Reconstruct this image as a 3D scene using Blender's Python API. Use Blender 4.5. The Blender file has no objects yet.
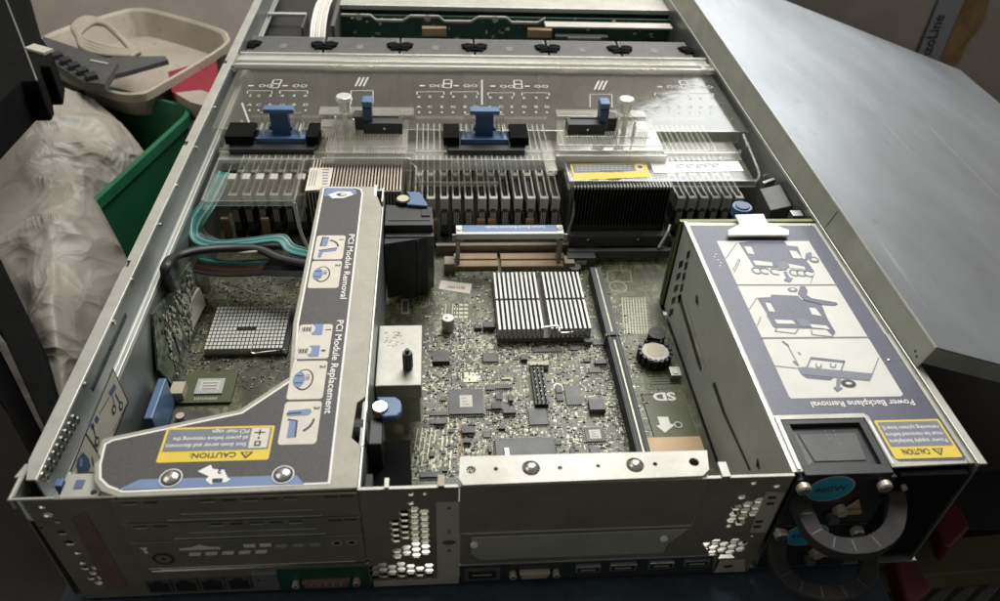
import bpy, bmesh, math, random
from mathutils import Vector, Matrix
random.seed(7)
S = 0.01                      # everything below is written in centimetres
scene = bpy.context.scene
COL = scene.collection
PI = math.pi
def V(*a): return Vector(a)

# ------------------------------------------------------------------ camera
CP = V(-3.7407, -20.9751, 37.4805)
pitch, yaw, roll, FPX = 0.70702227, 0.10433457, 0.05567677, 767.27
fwd = V(math.sin(yaw)*math.cos(pitch), math.cos(yaw)*math.cos(pitch), -math.sin(pitch))
r0 = V(math.cos(yaw), -math.sin(yaw), 0); u0 = r0.cross(fwd)
rt = math.cos(roll)*r0 + math.sin(roll)*u0; up = -math.sin(roll)*r0 + math.cos(roll)*u0
cam = bpy.data.objects.new('camera', bpy.data.cameras.new('camera')); COL.objects.link(cam)
m = Matrix.Identity(4)
for i in range(3):
    m[i][0], m[i][1], m[i][2], m[i][3] = rt[i], up[i], -fwd[i], CP[i]*S
cam.matrix_world = m
cam.data.sensor_width = 36; cam.data.lens = 36*FPX/1000; cam.data.clip_start = 0.01; cam.data.clip_end = 50
scene.camera = cam
cam.data.dof.use_dof = True; cam.data.dof.focus_distance = .50; cam.data.dof.aperture_fstop = 12
def at(px, py, z=None, x=None, y=None):
    """point of the plane z=, x= or y= that the photo shows at this pixel (used once, to measure real positions)"""
    d = fwd + rt*((px-500)/FPX) - up*((py-300.5)/FPX)
    ax, val = (2, z) if z is not None else ((0, x) if x is not None else (1, y))
    return CP + d*((val-CP[ax])/d[ax])

# ------------------------------------------------------------------ materials
MATS = {}
def mat(name, col, rough=.5, metal=0., var=.15, nscale=60, bump=0., bscale=300, spec=.5, streak=None, speck=None, coat=0, trans=0, bdist=.001):
    m = bpy.data.materials.new(name); m.use_nodes = True; MATS[name] = m
    nt = m.node_tree; N = nt.nodes; L = nt.links; b = N['Principled BSDF']
    b.inputs['Metallic'].default_value = metal; b.inputs['Roughness'].default_value = rough
    b.inputs['Specular IOR Level'].default_value = spec; b.inputs['Coat Weight'].default_value = coat
    b.inputs['Transmission Weight'].default_value = trans
    tc = N.new('ShaderNodeTexCoord'); mp = N.new('ShaderNodeMapping'); L.new(tc.outputs['Object'], mp.inputs[0])
    if streak: mp.inputs['Scale'].default_value = streak
    no = N.new('ShaderNodeTexNoise'); no.inputs['Scale'].default_value = nscale; no.inputs['Detail'].default_value = 6
    no.inputs['Roughness'].default_value = .65; L.new(mp.outputs[0], no.inputs['Vector'])
    mx = N.new('ShaderNodeMix'); mx.data_type = 'RGBA'
    mx.inputs[6].default_value = (*[c*(1-var) for c in col], 1); mx.inputs[7].default_value = (*[min(1, c*(1+var)) for c in col], 1)
    rp = N.new('ShaderNodeMapRange'); rp.inputs[1].default_value = .3; rp.inputs[2].default_value = .7
    L.new(no.outputs[0], rp.inputs[0]); L.new(rp.outputs[0], mx.inputs[0]); outc = mx.outputs[2]
    if speck:
        n2 = N.new('ShaderNodeTexNoise'); n2.inputs['Scale'].default_value = speck[0]; n2.inputs['Detail'].default_value = 2
        L.new(tc.outputs['Object'], n2.inputs['Vector'])
        r2 = N.new('ShaderNodeMapRange'); r2.inputs[1].default_value = speck[2]; r2.inputs[2].default_value = speck[2]+.1
        L.new(n2.outputs[0], r2.inputs[0]); m2 = N.new('ShaderNodeMix'); m2.data_type = 'RGBA'
        L.new(r2.outputs[0], m2.inputs[0]); L.new(outc, m2.inputs[6]); m2.inputs[7].default_value = (*speck[1], 1); outc = m2.outputs[2]
    L.new(outc, b.inputs['Base Color'])
    rr = N.new('ShaderNodeMapRange'); rr.inputs[3].default_value = max(0, rough-.08); rr.inputs[4].default_value = min(1, rough+.1)
    n3 = N.new('ShaderNodeTexNoise'); n3.inputs['Scale'].default_value = nscale*.4; L.new(mp.outputs[0], n3.inputs['Vector'])
    L.new(n3.outputs[0], rr.inputs[0]); L.new(rr.outputs[0], b.inputs['Roughness'])
    if bump:
        n4 = N.new('ShaderNodeTexNoise'); n4.inputs['Scale'].default_value = bscale; n4.inputs['Detail'].default_value = 4
        L.new(mp.outputs[0], n4.inputs['Vector'])
        bp = N.new('ShaderNodeBump'); bp.inputs['Strength'].default_value = bump; bp.inputs['Distance'].default_value = bdist
        L.new(n4.outputs[0], bp.inputs['Height']); L.new(bp.outputs[0], b.inputs['Normal'])
    return m
mat('galv', (.38,.385,.37), .42, .85, .16, 45, .1, 200, streak=(1,.35,1), speck=(900,(.5,.51,.48),.68))
mat('galv_mid', (.33,.315,.265), .58, .35, .12, 60, .15, 400, speck=(1500,(.24,.23,.2),.66))
mat('galv_light', (.40,.39,.35), .52, .5, .14, 50, .12, 300, speck=(1100,(.32,.32,.30),.66))
mat('lid_metal', (.34,.36,.375), .42, .8, .22, 9, .05, 60, streak=(1,.5,1), speck=(40,(.27,.28,.28),.70))
mat('flange_metal', (.33,.34,.29), .5, .55, .16, 30, .1, 200)
mat('bright_edge', (.60,.60,.56), .4, .6, .08)
mat('galv_shaded', (.23,.205,.16), .48, .5, .18, 40, .1)  # galvanised steel with the rear face's shade partly put into its colour
mat('wall_steel', (.24,.26,.25), .42, .75, .14, 20)
mat('steel_screw', (.62,.60,.56), .25, 1, .1)
mat('alu', (.46,.46,.44), .48, .5, .1)
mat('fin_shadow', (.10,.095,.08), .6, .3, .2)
mat('black', (.012,.013,.014), .45, 0, .3)
mat('black_soft', (.022,.024,.026), .6, 0, .3, bump=.2)
mat('navy_black', (.01,.016,.022), .35, 0, .3)
mat('dark_grey', (.07,.07,.068), .5, 0, .2, 80)
mat('fan_grey', (.13,.13,.125), .55, 0, .15, 80)
mat('blue', (.075,.145,.27), .38, 0, .12, 60)
mat('blue_dark', (.025,.06,.13), .4, 0, .12)
mat('blue_print', (.155,.22,.38), .5, 0, .06)
mat('label_dark', (.058,.054,.053), .55, 0, .12, 900, speck=(2500,(.20,.19,.18),.60))
mat('label_psu', (.080,.083,.118), .38, 0, .12, 900, speck=(2200,(.22,.23,.30),.60))
mat('white_print', (.78,.76,.71), .5, 0, .05)
mat('paper', (.62,.57,.49), .6, 0, .07, 80)
mat('paper_psu', (.62,.60,.56), .45, 0, .05, 60)
mat('paper_dim', (.42,.40,.34), .6, 0, .08, 80)
mat('ink', (.035,.035,.04), .6, 0, .1)
mat('ink_blue', (.10,.12,.20), .5, 0, .1)
mat('ink_grey', (.17,.18,.22), .5, 0, .1)
mat('yellow', (.70,.52,.05), .5, 0, .06)
mat('red_dull', (.09,.007,.014), .45, 0, .2)
mat('red', (.22,.012,.025), .5, 0, .2)
mat('teal_disc', (.02,.24,.34), .5, 0, .08)
mat('tan', (.34,.24,.14), .6, 0, .15)
mat('copper', (.50,.43,.36), .42, .5, .12)
mat('cream', (.52,.47,.33), .6, 0, .1)
mat('copper_tan', (.50,.34,.19), .5, .1, .1)
mat('pad', (.33,.34,.24), .4, .35, .25, 400)
mat('pad_w', (.50,.49,.39), .45, .1, .2, 400)
mat('chip', (.05,.05,.052), .45, 0, .2, 200)
mat('chip_l', (.11,.108,.105), .5, 0, .2, 200)
mat('silk', (.33,.33,.24), .6, 0, .1)
mat('pcb_edge', (.20,.22,.07), .5, 0, .15)
mat('pcb_flat', (.075,.085,.03), .45, 0, .2, 60)
mat('pcb_dark', (.01,.05,.03), .45, 0, .3, 60)
mat('teal_wire', (.02,.16,.15), .35, 0, .15)
mat('teal_pale', (.16,.36,.33), .35, 0, .15)
mat('brown_wire', (.22,.10,.07), .5, 0, .15)
mat('beige', (.36,.315,.25), .55, 0, .18, 12, speck=(50,(.26,.22,.17),.68))
mat('crate_green', (.012,.13,.055), .5, 0, .22, 15, speck=(60,(.05,.16,.09),.68))
mat('card', (.74,.64,.55), .85, 0, .12, 14, .3, 120)
mat('carton', (.34,.29,.25), .85, 0, .12, 20, .3, 120)
mat('carton_torn', (.24,.15,.065), .9, 0, .45, 25, .6, 60)
mat('strip_grey', (.26,.27,.275), .6, 0, .05)
mat('cloth_blue', (.016,.028,.040), .75, 0, .45, 30, .8, 180)
mat('floor_dark', (.020,.014,.010), .8, 0, .4, 10, .3, 60)  # dark brown, taken darker in its colour for the shaded lower left
mat('wood_shaded', (.075,.06,.03), .7, 0, .35, 20, streak=(.2,1,1))  # yellowish wood, the dim corner's shade put into its colour
mat('rubber', (.013,.011,.010), .7, 0, .2, 100, .2)
mat('cage_steel', (.43,.445,.41), .45, .15, .12, 30)
mat('bag', (.31,.285,.24), .44, 0, .18, 5, .9, 11, spec=.45, bdist=.008)
mat('deep_black', (.005,.005,.005), .9, 0, .3, spec=.1)
mat('frame_grey', (.58,.58,.54), .4, .1, .15)
mat('print_dim', (.40,.40,.37), .6, 0, .1)
mat('frost', (.55,.54,.50), .3, 0, .12, 30)
mat('strip_pink', (.15,.10,.09), .6, .2, .15)
mat('strip_lab', (.36,.335,.28), .6, .1, .1)

def clear(name, tint, haze, hazecol=(.5,.49,.45), rough=.12, gl=.10):
    m = bpy.data.materials.new(name); m.use_nodes = True; MATS[name] = m
    nt = m.node_tree; N = nt.nodes; L = nt.links; N.clear()
    o = N.new('ShaderNodeOutputMaterial'); t = N.new('ShaderNodeBsdfTransparent'); t.inputs[0].default_value = (*tint, 1)
    g = N.new('ShaderNodeBsdfGlossy'); g.inputs['Roughness'].default_value = rough; g.inputs[0].default_value = (.9,.9,.87,1)
    d = N.new('ShaderNodeBsdfDiffuse'); d.inputs[0].default_value = (*hazecol, 1)
    tc = N.new('ShaderNodeTexCoord'); no = N.new('ShaderNodeTexNoise'); no.inputs['Scale'].default_value = 18; no.inputs['Detail'].default_value = 5
    L.new(tc.outputs['Object'], no.inputs['Vector'])
    bp = N.new('ShaderNodeBump'); bp.inputs['Strength'].default_value = .25; bp.inputs['Distance'].default_value = .002
    L.new(no.outputs[0], bp.inputs['Height']); L.new(bp.outputs[0], g.inputs['Normal'])
    mr = N.new('ShaderNodeMapRange'); mr.inputs[1].default_value = .3; mr.inputs[2].default_value = .75
    mr.inputs[3].default_value = haze*.6; mr.inputs[4].default_value = haze*1.4; L.new(no.outputs[0], mr.inputs[0])
    m1 = N.new('ShaderNodeMixShader'); L.new(mr.outputs[0], m1.inputs[0]); L.new(t.outputs[0], m1.inputs[1]); L.new(d.outputs[0], m1.inputs[2])
    f = N.new('ShaderNodeFresnel'); f.inputs[0].default_value = 1.5
    a = N.new('ShaderNodeMath'); a.operation = 'ADD'; a.inputs[1].default_value = gl; ge = N.new('ShaderNodeNewGeometry'); fb = N.new('ShaderNodeMath'); fb.operation = 'SUBTRACT'; fb.inputs[0].default_value = 1; L.new(ge.outputs['Backfacing'], fb.inputs[1])
    fm = N.new('ShaderNodeMath'); fm.operation = 'MULTIPLY'; L.new(f.outputs[0], fm.inputs[0]); L.new(fb.outputs[0], fm.inputs[1]); L.new(fm.outputs[0], a.inputs[0])
    m2 = N.new('ShaderNodeMixShader'); L.new(a.outputs[0], m2.inputs[0]); L.new(m1.outputs[0], m2.inputs[1]); L.new(g.outputs[0], m2.inputs[2])
    L.new(m2.outputs[0], o.inputs[0]); return m
clear('clear', (.96,.96,.95), .05, gl=.02)
clear('clear_top', (.90,.90,.87), .042, (.60,.60,.55), .09, .02)
clear('clear_haze', (.94,.94,.93), .16, (.80,.79,.72), .12, .03)
clear('clear_ridge', (.92,.92,.9), .45, (.74,.73,.68), .12, .12)
clear('clear_post', (.9,.9,.87), .55, (.85,.84,.78), .1, .15)

mat('hex_back', (.5,.5,.47), .5, .3, .2, 60)
def crumple(m):
    nt = m.node_tree; N = nt.nodes; L = nt.links; b = N['Principled BSDF']; tc = N.new('ShaderNodeTexCoord'); last = None
    wn = N.new('ShaderNodeTexNoise'); wn.inputs['Scale'].default_value = 7; L.new(tc.outputs['Object'], wn.inputs['Vector'])
    wm = N.new('ShaderNodeMix'); wm.data_type = 'RGBA'; wm.blend_type = 'LINEAR_LIGHT'; wm.inputs[0].default_value = .10; L.new(tc.outputs['Object'], wm.inputs[6]); L.new(wn.outputs['Color'], wm.inputs[7])
    for sc, d in ((13,.022),(29,.009),(61,.004)):
        v = N.new('ShaderNodeTexVoronoi'); v.inputs['Scale'].default_value = sc; v.feature = 'F1'; L.new(wm.outputs[2], v.inputs['Vector'])
        p = N.new('ShaderNodeBump'); p.inputs['Strength'].default_value = .5; p.inputs['Distance'].default_value = d; L.new(v.outputs['Distance'], p.inputs['Height'])
        if last: L.new(last, p.inputs['Normal'])
        last = p.outputs[0]
    L.new(last, b.inputs['Normal'])
crumple(MATS['bag'])
# scratches on the big cover
def scratch(m, k=.5):
    nt = m.node_tree; N = nt.nodes; L = nt.links; b = N['Principled BSDF']; src = b.inputs['Base Color'].links[0].from_socket; tc = N.new('ShaderNodeTexCoord'); last = src
    for rot, sc, th, c in ((.5,(30,1.2,1),.70,(.62,.63,.62)),(-.9,(26,1.0,1),.715,(.60,.61,.60)),(.1,(3,2,2),.66,(.30,.31,.31)),(1.9,(40,2,1),.72,(.25,.26,.26))):
        mp = N.new('ShaderNodeMapping'); mp.inputs['Rotation'].default_value = (0,0,rot); mp.inputs['Scale'].default_value = sc; L.new(tc.outputs['Object'], mp.inputs[0])
        no = N.new('ShaderNodeTexNoise'); no.inputs['Scale'].default_value = 3.2; no.inputs['Detail'].default_value = 3; L.new(mp.outputs[0], no.inputs['Vector'])
        mr = N.new('ShaderNodeMapRange'); mr.inputs[1].default_value = th-.02; mr.inputs[2].default_value = th+.03; mr.inputs[4].default_value = k; L.new(no.outputs[0], mr.inputs[0])
        mx = N.new('ShaderNodeMix'); mx.data_type = 'RGBA'; L.new(mr.outputs[0], mx.inputs[0]); L.new(last, mx.inputs[6]); mx.inputs[7].default_value = (*c, 1); last = mx.outputs[2]
    L.new(last, b.inputs['Base Color'])
scratch(MATS['lid_metal'], .4)
# circuit board: solder mask with traces
def pcb(name, base, trace, dens):
    m = bpy.data.materials.new(name); m.use_nodes = True; MATS[name] = m
    nt = m.node_tree; N = nt.nodes; L = nt.links; b = N['Principled BSDF']; b.inputs['Roughness'].default_value = .42
    tc = N.new('ShaderNodeTexCoord')
    def vor(scale, lo, sx=1, sy=1):
        mp = N.new('ShaderNodeMapping'); mp.inputs['Scale'].default_value = (sx, sy, .01); L.new(tc.outputs['Object'], mp.inputs[0])
        v = N.new('ShaderNodeTexVoronoi'); v.feature = 'F1'; v.distance = 'CHEBYCHEV'; v.inputs['Scale'].default_value = scale
        L.new(mp.outputs[0], v.inputs['Vector']); r = N.new('ShaderNodeMath'); r.operation = 'FRACT'
        k = N.new('ShaderNodeMath'); k.operation = 'MULTIPLY'; k.inputs[1].default_value = 5; L.new(v.outputs['Distance'], k.inputs[0]); L.new(k.outputs[0], r.inputs[0])
        g = N.new('ShaderNodeMath'); g.operation = 'GREATER_THAN'; g.inputs[1].default_value = lo; L.new(r.outputs[0], g.inputs[0]); return g
    v1 = vor(140, .72); v2 = vor(260, .70, 1, .45)
    mxm = N.new('ShaderNodeMath'); mxm.operation = 'MAXIMUM'; L.new(v1.outputs[0], mxm.inputs[0]); L.new(v2.outputs[0], mxm.inputs[1])
    no = N.new('ShaderNodeTexNoise'); no.inputs['Scale'].default_value = 40; no.inputs['Detail'].default_value = 3; L.new(tc.outputs['Object'], no.inputs['Vector'])
    mr = N.new('ShaderNodeMapRange'); mr.inputs[1].default_value = .35; mr.inputs[2].default_value = .62; mr.inputs[4].default_value = dens; L.new(no.outputs[0], mr.inputs[0])
    mu = N.new('ShaderNodeMath'); mu.operation = 'MULTIPLY'; L.new(mxm.outputs[0], mu.inputs[0]); L.new(mr.outputs[0], mu.inputs[1])
    c0 = N.new('ShaderNodeMix'); c0.data_type = 'RGBA'; c0.inputs[6].default_value = (*[c*.6 for c in base], 1); c0.inputs[7].default_value = (*[c*1.3 for c in base], 1); L.new(no.outputs[0], c0.inputs[0])
    mx = N.new('ShaderNodeMix'); mx.data_type = 'RGBA'; L.new(mu.outputs[0], mx.inputs[0]); L.new(c0.outputs[2], mx.inputs[6]); mx.inputs[7].default_value = (*trace, 1)
    L.new(mx.outputs[2], b.inputs['Base Color'])
pcb('pcb', (.046,.046,.022), (.20,.20,.115), 1.)
pcb('pcb_card', (.035,.045,.03), (.20,.23,.17), 1)

# ------------------------------------------------------------------ mesh builder
ORI = {}
class Fr:                                  # a flat frame: origin, right, up -> normal
    def __init__(s, o, u, v, h=0.012):
        s.o = Vector(o); s.u = Vector(u).normalized(); s.v = Vector(v).normalized(); s.n = s.u.cross(s.v).normalized(); s.h = h
    def p(s, a, b, k=0): return s.o + s.u*a + s.v*b + s.n*(s.h + k*.008)
TXT = {}
def glyphs(txt, bold=0):
    if (txt, bold) in TXT: return TXT[(txt, bold)]
    c = bpy.data.curves.new('t', 'FONT'); c.body = txt; c.size = 1; c.resolution_u = 3; c.offset = bold
    o = bpy.data.objects.new('t', c); COL.objects.link(o); bpy.context.view_layer.update()
    me = bpy.data.meshes.new_from_object(o.evaluated_get(bpy.context.evaluated_depsgraph_get()))
    vs = [v.co.copy() for v in me.vertices]; fs = [tuple(p.vertices) for p in me.polygons]
    bpy.data.objects.remove(o); bpy.data.curves.remove(c); bpy.data.meshes.remove(me)
    TXT[(txt, bold)] = (vs, fs); return vs, fs
def holed(outline, holes, th):
    """flat plate with real holes: verts/faces in its own XY, thickness +-th/2 in Z"""
    c = bpy.data.curves.new('c', 'CURVE'); c.dimensions = '2D'; c.fill_mode = 'BOTH'; c.extrude = th/2
    for poly in [outline]+holes:
        s = c.splines.new('POLY'); s.points.add(len(poly)-1)
        for q, (a, b) in zip(s.points, poly): q.co = (a, b, 0, 1)
        s.use_cyclic_u = True
    o = bpy.data.objects.new('c', c); COL.objects.link(o); bpy.context.view_layer.update()
    me = bpy.data.meshes.new_from_object(o.evaluated_get(bpy.context.evaluated_depsgraph_get()))
    vs = [v.co.copy() for v in me.vertices]; fs = [tuple(p.vertices) for p in me.polygons]
    bpy.data.objects.remove(o); bpy.data.curves.remove(c); bpy.data.meshes.remove(me); return vs, fs
class MB:
    def __init__(s): s.v = []; s.f = []; s.m = []; s.mats = []
    def mi(s, m):
        if m not in s.mats: s.mats.append(m)
        return s.mats.index(m)
    def add(s, vs, fs, m):
        k = len(s.v); s.v += [Vector(v) for v in vs]; i = s.mi(m)
        for f in fs: s.f.append([k+j for j in f]); s.m.append(i)
        return s
    def box(s, x0, x1, y0, y1, z0, z1, m, rz=0, rot=None, piv=None):
        vs = [V(x, y, z) for z in (z0, z1) for y in (y0, y1) for x in (x0, x1)]
        if rz or rot:
            c = Vector(piv) if piv else V((x0+x1)/2, (y0+y1)/2, (z0+z1)/2); R = rot or Matrix.Rotation(rz, 3, 'Z')
            vs = [c + R @ (v-c) for v in vs]
        return s.add(vs, [(0,2,3,1),(4,5,7,6),(0,1,5,4),(2,6,7,3),(0,4,6,2),(1,3,7,5)], m)
    def hexa(s, P, m):                     # 8 corners: bottom ring 0-3, top ring 4-7
        return s.add(P, [(3,2,1,0),(4,5,6,7),(0,1,5,4),(1,2,6,5),(2,3,7,6),(3,0,4,7)], m)
    def prism(s, poly, a0, a1, m, axis='z'):
        n = len(poly)
        f = {'z': lambda a, b, c: V(a, b, c), 'y': lambda a, b, c: V(a, c, b), 'x': lambda a, b, c: V(c, a, b)}[axis]
        vs = [f(a, b, a0) for a, b in poly] + [f(a, b, a1) for a, b in poly]
        return s.add(vs, [tuple(range(n))[::-1], tuple(range(n, 2*n))] + [(i, (i+1) % n, n+(i+1) % n, n+i) for i in range(n)], m)
    def cyl(s, c, r, h, m, axis='z', n=20, r2=None, cap=True):
        r2 = r if r2 is None else r2; c = Vector(c)
        A = {'z': (V(1,0,0), V(0,1,0), V(0,0,1)), 'y': (V(1,0,0), V(0,0,-1), V(0,1,0)), 'x': (V(0,1,0), V(0,0,1), V(1,0,0))}[axis] if isinstance(axis, str) else axis
        vs = []
        for k, rr in ((0, r), (1, r2)):
            for i in range(n):
                t = 2*PI*i/n; vs.append(c + A[0]*rr*math.cos(t) + A[1]*rr*math.sin(t) + A[2]*h*k)
        fs = [(i, (i+1) % n, n+(i+1) % n, n+i) for i in range(n)]
        if cap: fs += [tuple(range(n))[::-1], tuple(range(n, 2*n))]
        return s.add(vs, fs, m)
    def dome(s, c, r, h, m, axis='z', n=20, k=4):
        for i in range(k):
            a, b = PI/2*i/k, PI/2*(i+1)/k
            A = {'z': V(0,0,1), 'y': V(0,1,0), '-y': V(0,-1,0)}[axis]
            o = Vector(c)+A*h*math.sin(a); sg = -1 if axis == '-y' else 1
            s.cyl(o, r*math.cos(a), sg*h*(math.sin(b)-math.sin(a)), m, axis.strip('-'), n, max(r*math.cos(b), r*.02))
        return s
    def tube(s, pts, r, m, n=8, flat=1., seg=6, up=V(0,0,1), ph=0):
        P = [Vector(p) for p in pts]; Q = []
        for i in range(len(P)-1):
            p0 = P[max(i-1,0)]; p1 = P[i]; p2 = P[i+1]; p3 = P[min(i+2, len(P)-1)]
            for k in range(seg):
                t = k/seg; Q.append(.5*((2*p1)+(p2-p0)*t+(2*p0-5*p1+4*p2-p3)*t*t+(3*p1-p0-3*p2+p3)*t**3))
        Q.append(P[-1]); vs = []; fs = []
        for i, q in enumerate(Q):
            d = (Q[min(i+1, len(Q)-1)]-Q[max(i-1, 0)]).normalized(); a = d.cross(up)
            a = a.normalized() if a.length > 1e-4 else V(1,0,0); b = a.cross(d).normalized()
            for k in range(n):
                t = 2*PI*k/n+ph; vs.append(q+a*r*math.cos(t)+b*r*flat*math.sin(t))
        for i in range(len(Q)-1):
            for k in range(n): fs.append((i*n+k, i*n+(k+1) % n, (i+1)*n+(k+1) % n, (i+1)*n+k))
        fs += [tuple(range(n))[::-1], tuple(range((len(Q)-1)*n, len(Q)*n))]
        return s.add(vs, fs, m)
    # flat print on a frame
    def poly(s, fr, pts, m, k=0): return s.add([fr.p(a, b, k) for a, b in pts], [tuple(range(len(pts)))], m)
    def rect(s, fr, a0, a1, b0, b1, m, k=0, r=0):
        if not r: return s.poly(fr, [(a0,b0),(a1,b0),(a1,b1),(a0,b1)], m, k)
        pts = []
        for cx, cy, t0 in ((a1-r,b0+r,-90),(a1-r,b1-r,0),(a0+r,b1-r,90),(a0+r,b0+r,180)):
            for i in range(5): t = math.radians(t0+90*i/4); pts.append((cx+r*math.cos(t), cy+r*math.sin(t)))
        return s.poly(fr, pts, m, k)
    def disc(s, fr, a, b, r, m, k=0, r2=None, n=24):
        return s.poly(fr, [(a+r*math.cos(2*PI*i/n), b+(r2 or r)*math.sin(2*PI*i/n)) for i in range(n)], m, k)
    def line(s, fr, pts, w, m, k=0):
        for (a, b), (c, d) in zip(pts, pts[1:]):
            L = math.hypot(c-a, d-b) or 1; x, y = -(d-b)/L*w/2, (c-a)/L*w/2
            s.poly(fr, [(a-x,b-y),(c-x,d-y),(c+x,d+y),(a+x,b+y)], m, k)
        return s
    def arc(s, fr, a, b, r, t0, t1, w, m, k=0, n=14):
        q = [math.radians(t0+(t1-t0)*i/n) for i in range(n+1)]
        return s.line(fr, [(a+r*math.cos(t), b+r*math.sin(t)) for t in q], w, m, k)
    def text(s, fr, a, b, size, txt, m, k=0, align='l', bold=0, sx=1., fit=None):
        vs, fs = glyphs(txt, bold)
        if not vs: return s
        if fit: sx = fit/(max(v.x for v in vs)*size)
        w = max(v.x for v in vs)*size*sx; off = {'l': 0, 'c': -w/2, 'r': -w}[align]
        return s.add([fr.p(a+off+v.x*size*sx, b+v.y*size, k) for v in vs], fs, m)
    def plate(s, fr, outline, holes, th, m):
        vs, fs = holed(outline, holes, th); return s.add([fr.o+fr.u*v.x+fr.v*v.y+fr.n*v.z for v in vs], fs, m)
    def build(s, name, parent=None, bevel=0, smooth=False, kind=None, label=None):
        org = ORI.get(parent.name, V(0,0,0)) if parent else V(0,0,0)
        me = bpy.data.meshes.new(name); me.from_pydata([(v-org)*S for v in s.v], [], s.f)
        for m in s.mats: me.materials.append(MATS[m])
        me.polygons.foreach_set('material_index', s.m)
        if smooth: me.polygons.foreach_set('use_smooth', [True]*len(me.polygons))
        me.update()
        o = bpy.data.objects.new(name, me); COL.objects.link(o)
        if parent: o.parent = parent; ORI[o.name] = org
        if bevel:
            b = o.modifiers.new('bevel', 'BEVEL'); b.width = bevel*S; b.segments = 2; b.limit_method = 'ANGLE'; b.angle_limit = math.radians(40)
        if kind: o['kind'] = kind
        if label: o['label'] = label
        return o
def tag(o, label, cat, group=None):
    o['label'] = label; o['category'] = cat
    if group: o['group'] = group
    return o
def thing(name, label, cat, loc, group=None):
    o = bpy.data.objects.new(name, None); COL.objects.link(o); o.empty_display_size = .02
    o.location = Vector(loc)*S; ORI[o.name] = Vector(loc); return tag(o, label, cat, group)
def dup(root, d, label=None):
    r = root.copy(); COL.objects.link(r); r.location = root.location + Vector(d)*S
    if label: r['label'] = label
    for ch in list(root.children):
        c = ch.copy(); COL.objects.link(c); c.parent = r
        for g in list(ch.children):
            h = g.copy(); COL.objects.link(h); h.parent = c
    return r
def circ(x, y, r, n=14, ry=None): return [(x+r*math.cos(2*PI*i/n), y+(ry or r)*math.sin(2*PI*i/n)) for i in range(n)]
def hexagon(x, y, r): return [(x+r*math.cos(PI/3*i), y+r*math.sin(PI/3*i)*.92) for i in range(6)]
def comb(region, R_, k=.86):
    xs = [p[0] for p in region]; ys = [p[1] for p in region]; o = []; dx, dy = 1.5*R_, 1.732*R_*.92; i = 0; x = min(xs)
    while x <= max(xs):
        y = min(ys)+(dy/2 if i % 2 else 0)
        while y <= max(ys):
            c = False
            for j in range(len(region)):
                (x1,y1),(x2,y2) = region[j-1], region[j]
                if (y1 > y) != (y2 > y) and x < (x2-x1)*(y-y1)/(y2-y1)+x1: c = not c
            if c: o.append(hexagon(x, y, R_*k))
            y += dy
        x += dx; i += 1
    return o
def rc(x0, x1, y0, y1): return [(x0,y0),(x1,y0),(x1,y1),(x0,y1)]
UP = Fr((0,0,0), (1,0,0), (0,1,0))
def TOP(z, ox=0, oy=0): return Fr((ox,oy,z), (1,0,0), (0,1,0))
def FLIP(z, ox, oy): return Fr((ox,oy,z), (-1,0,0), (0,-1,0))      # print that reads from the far side
def zz(ox, oy, sc, pts, z):                                        # outline measured in an enlarged view -> real XY at height z
    return [tuple(at(ox+a/sc, oy+b/sc, z=z)[:2]) for a, b in pts]
AMB = .24
LAMPS = [('ceiling_lamp', (.25,.95,1.25), (.02,.35,.05), 1.0, .6, 25, (.99,.99,.96)),
 ('lid_sheen_light', (.56,1.2,.55), (.15,.35,.05), .8, .45, 6.5, (.94,.975,1)),  # unseen lamp added before the back wall, gives the steel cover its sheen
 ('room_light', (-1.1,.2,1.1), (.05,.2,.05), 1.0, 1.0, 5, (1,.98,.95)),
]
# ------------------------------------------------------------------ setting
MB().box(-23.2, 20.2, -14, 95, -3.2, -.35, 'cloth_blue').build('table', kind='structure', bevel=.3)
MB().box(-200, 200, -80, 260, -27, -26, 'floor_dark').build('floor', kind='structure')
MB().box(-220, 240, 128, 131, -26, 200, 'card').build('back_wall', kind='structure')

# ------------------------------------------------------------------ chassis
ch = thing('server_chassis', 'open rack server case of galvanised steel lying on the dark blue cloth, its cover off', 'server case', (0, 35, 0))
MB().box(-22.2, 22.3, .12, 70, 0, .15, 'galv').build('floor_pan', ch)
b = MB()
nts = [at(226,62,z=8.6).y, at(185,143,z=8.6).y, at(127,263,z=8.6).y]
outl = [(-22.3,2.0)]
for y in sorted(nts): outl += [(-22.3,y-.35),(-22.05,y-.35),(-22.05,y+.25),(-22.3,y+.25)]
outl += [(-22.3,70),(-21.62,70),(-21.62,.9),(-22.0,.9)]
b.prism(outl[::-1], 8.5, 8.6, 'galv_light')
b.box(-22.3, -22.22, .1, 70, 0, 8.49, 'galv').build('outer_wall', ch)
b = MB(); b.box(-21.7, -21.6, .9, 70, 6.5, 8.49, 'wall_steel'); b.box(-21.64, -21.585, .9, 70, 8.40, 8.585, 'bright_edge')
b.box(-21.6, -21.02, .3, 70, 6.42, 6.5, 'galv'); b.box(-21.12, -21.02, .3, 70, 6.5, 6.72, 'bright_edge'); b.box(-21.45, -21.37, .3, 70, 6.5, 6.58, 'bright_edge')
b.build('rail_channel', ch, bevel=.02)
MB().box(-21.1, -21.0, .3, 56, .16, 6.41, 'wall_steel').build('inner_wall', ch)
for (px, py) in ((177,186),(160,225),(132,280),(113,322),(84,384),(196,148),(215,108),(232,70)):
    q = at(px, py, x=-21.6)
    MB().cyl(q, .13, .12, 'steel_screw', 'x', 12).build('rivet', ch)
b = MB()
for i in range(9):
    for k in range(2):
        q = at(74-3.9*i+k*4.5, 418+7.2*i+k*2, x=-21.59); b.cyl(q-V(.02,0,0), .19, .06, 'steel_screw', 'x', 10); b.cyl(q, .13, .05, 'black', 'x', 10)
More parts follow.
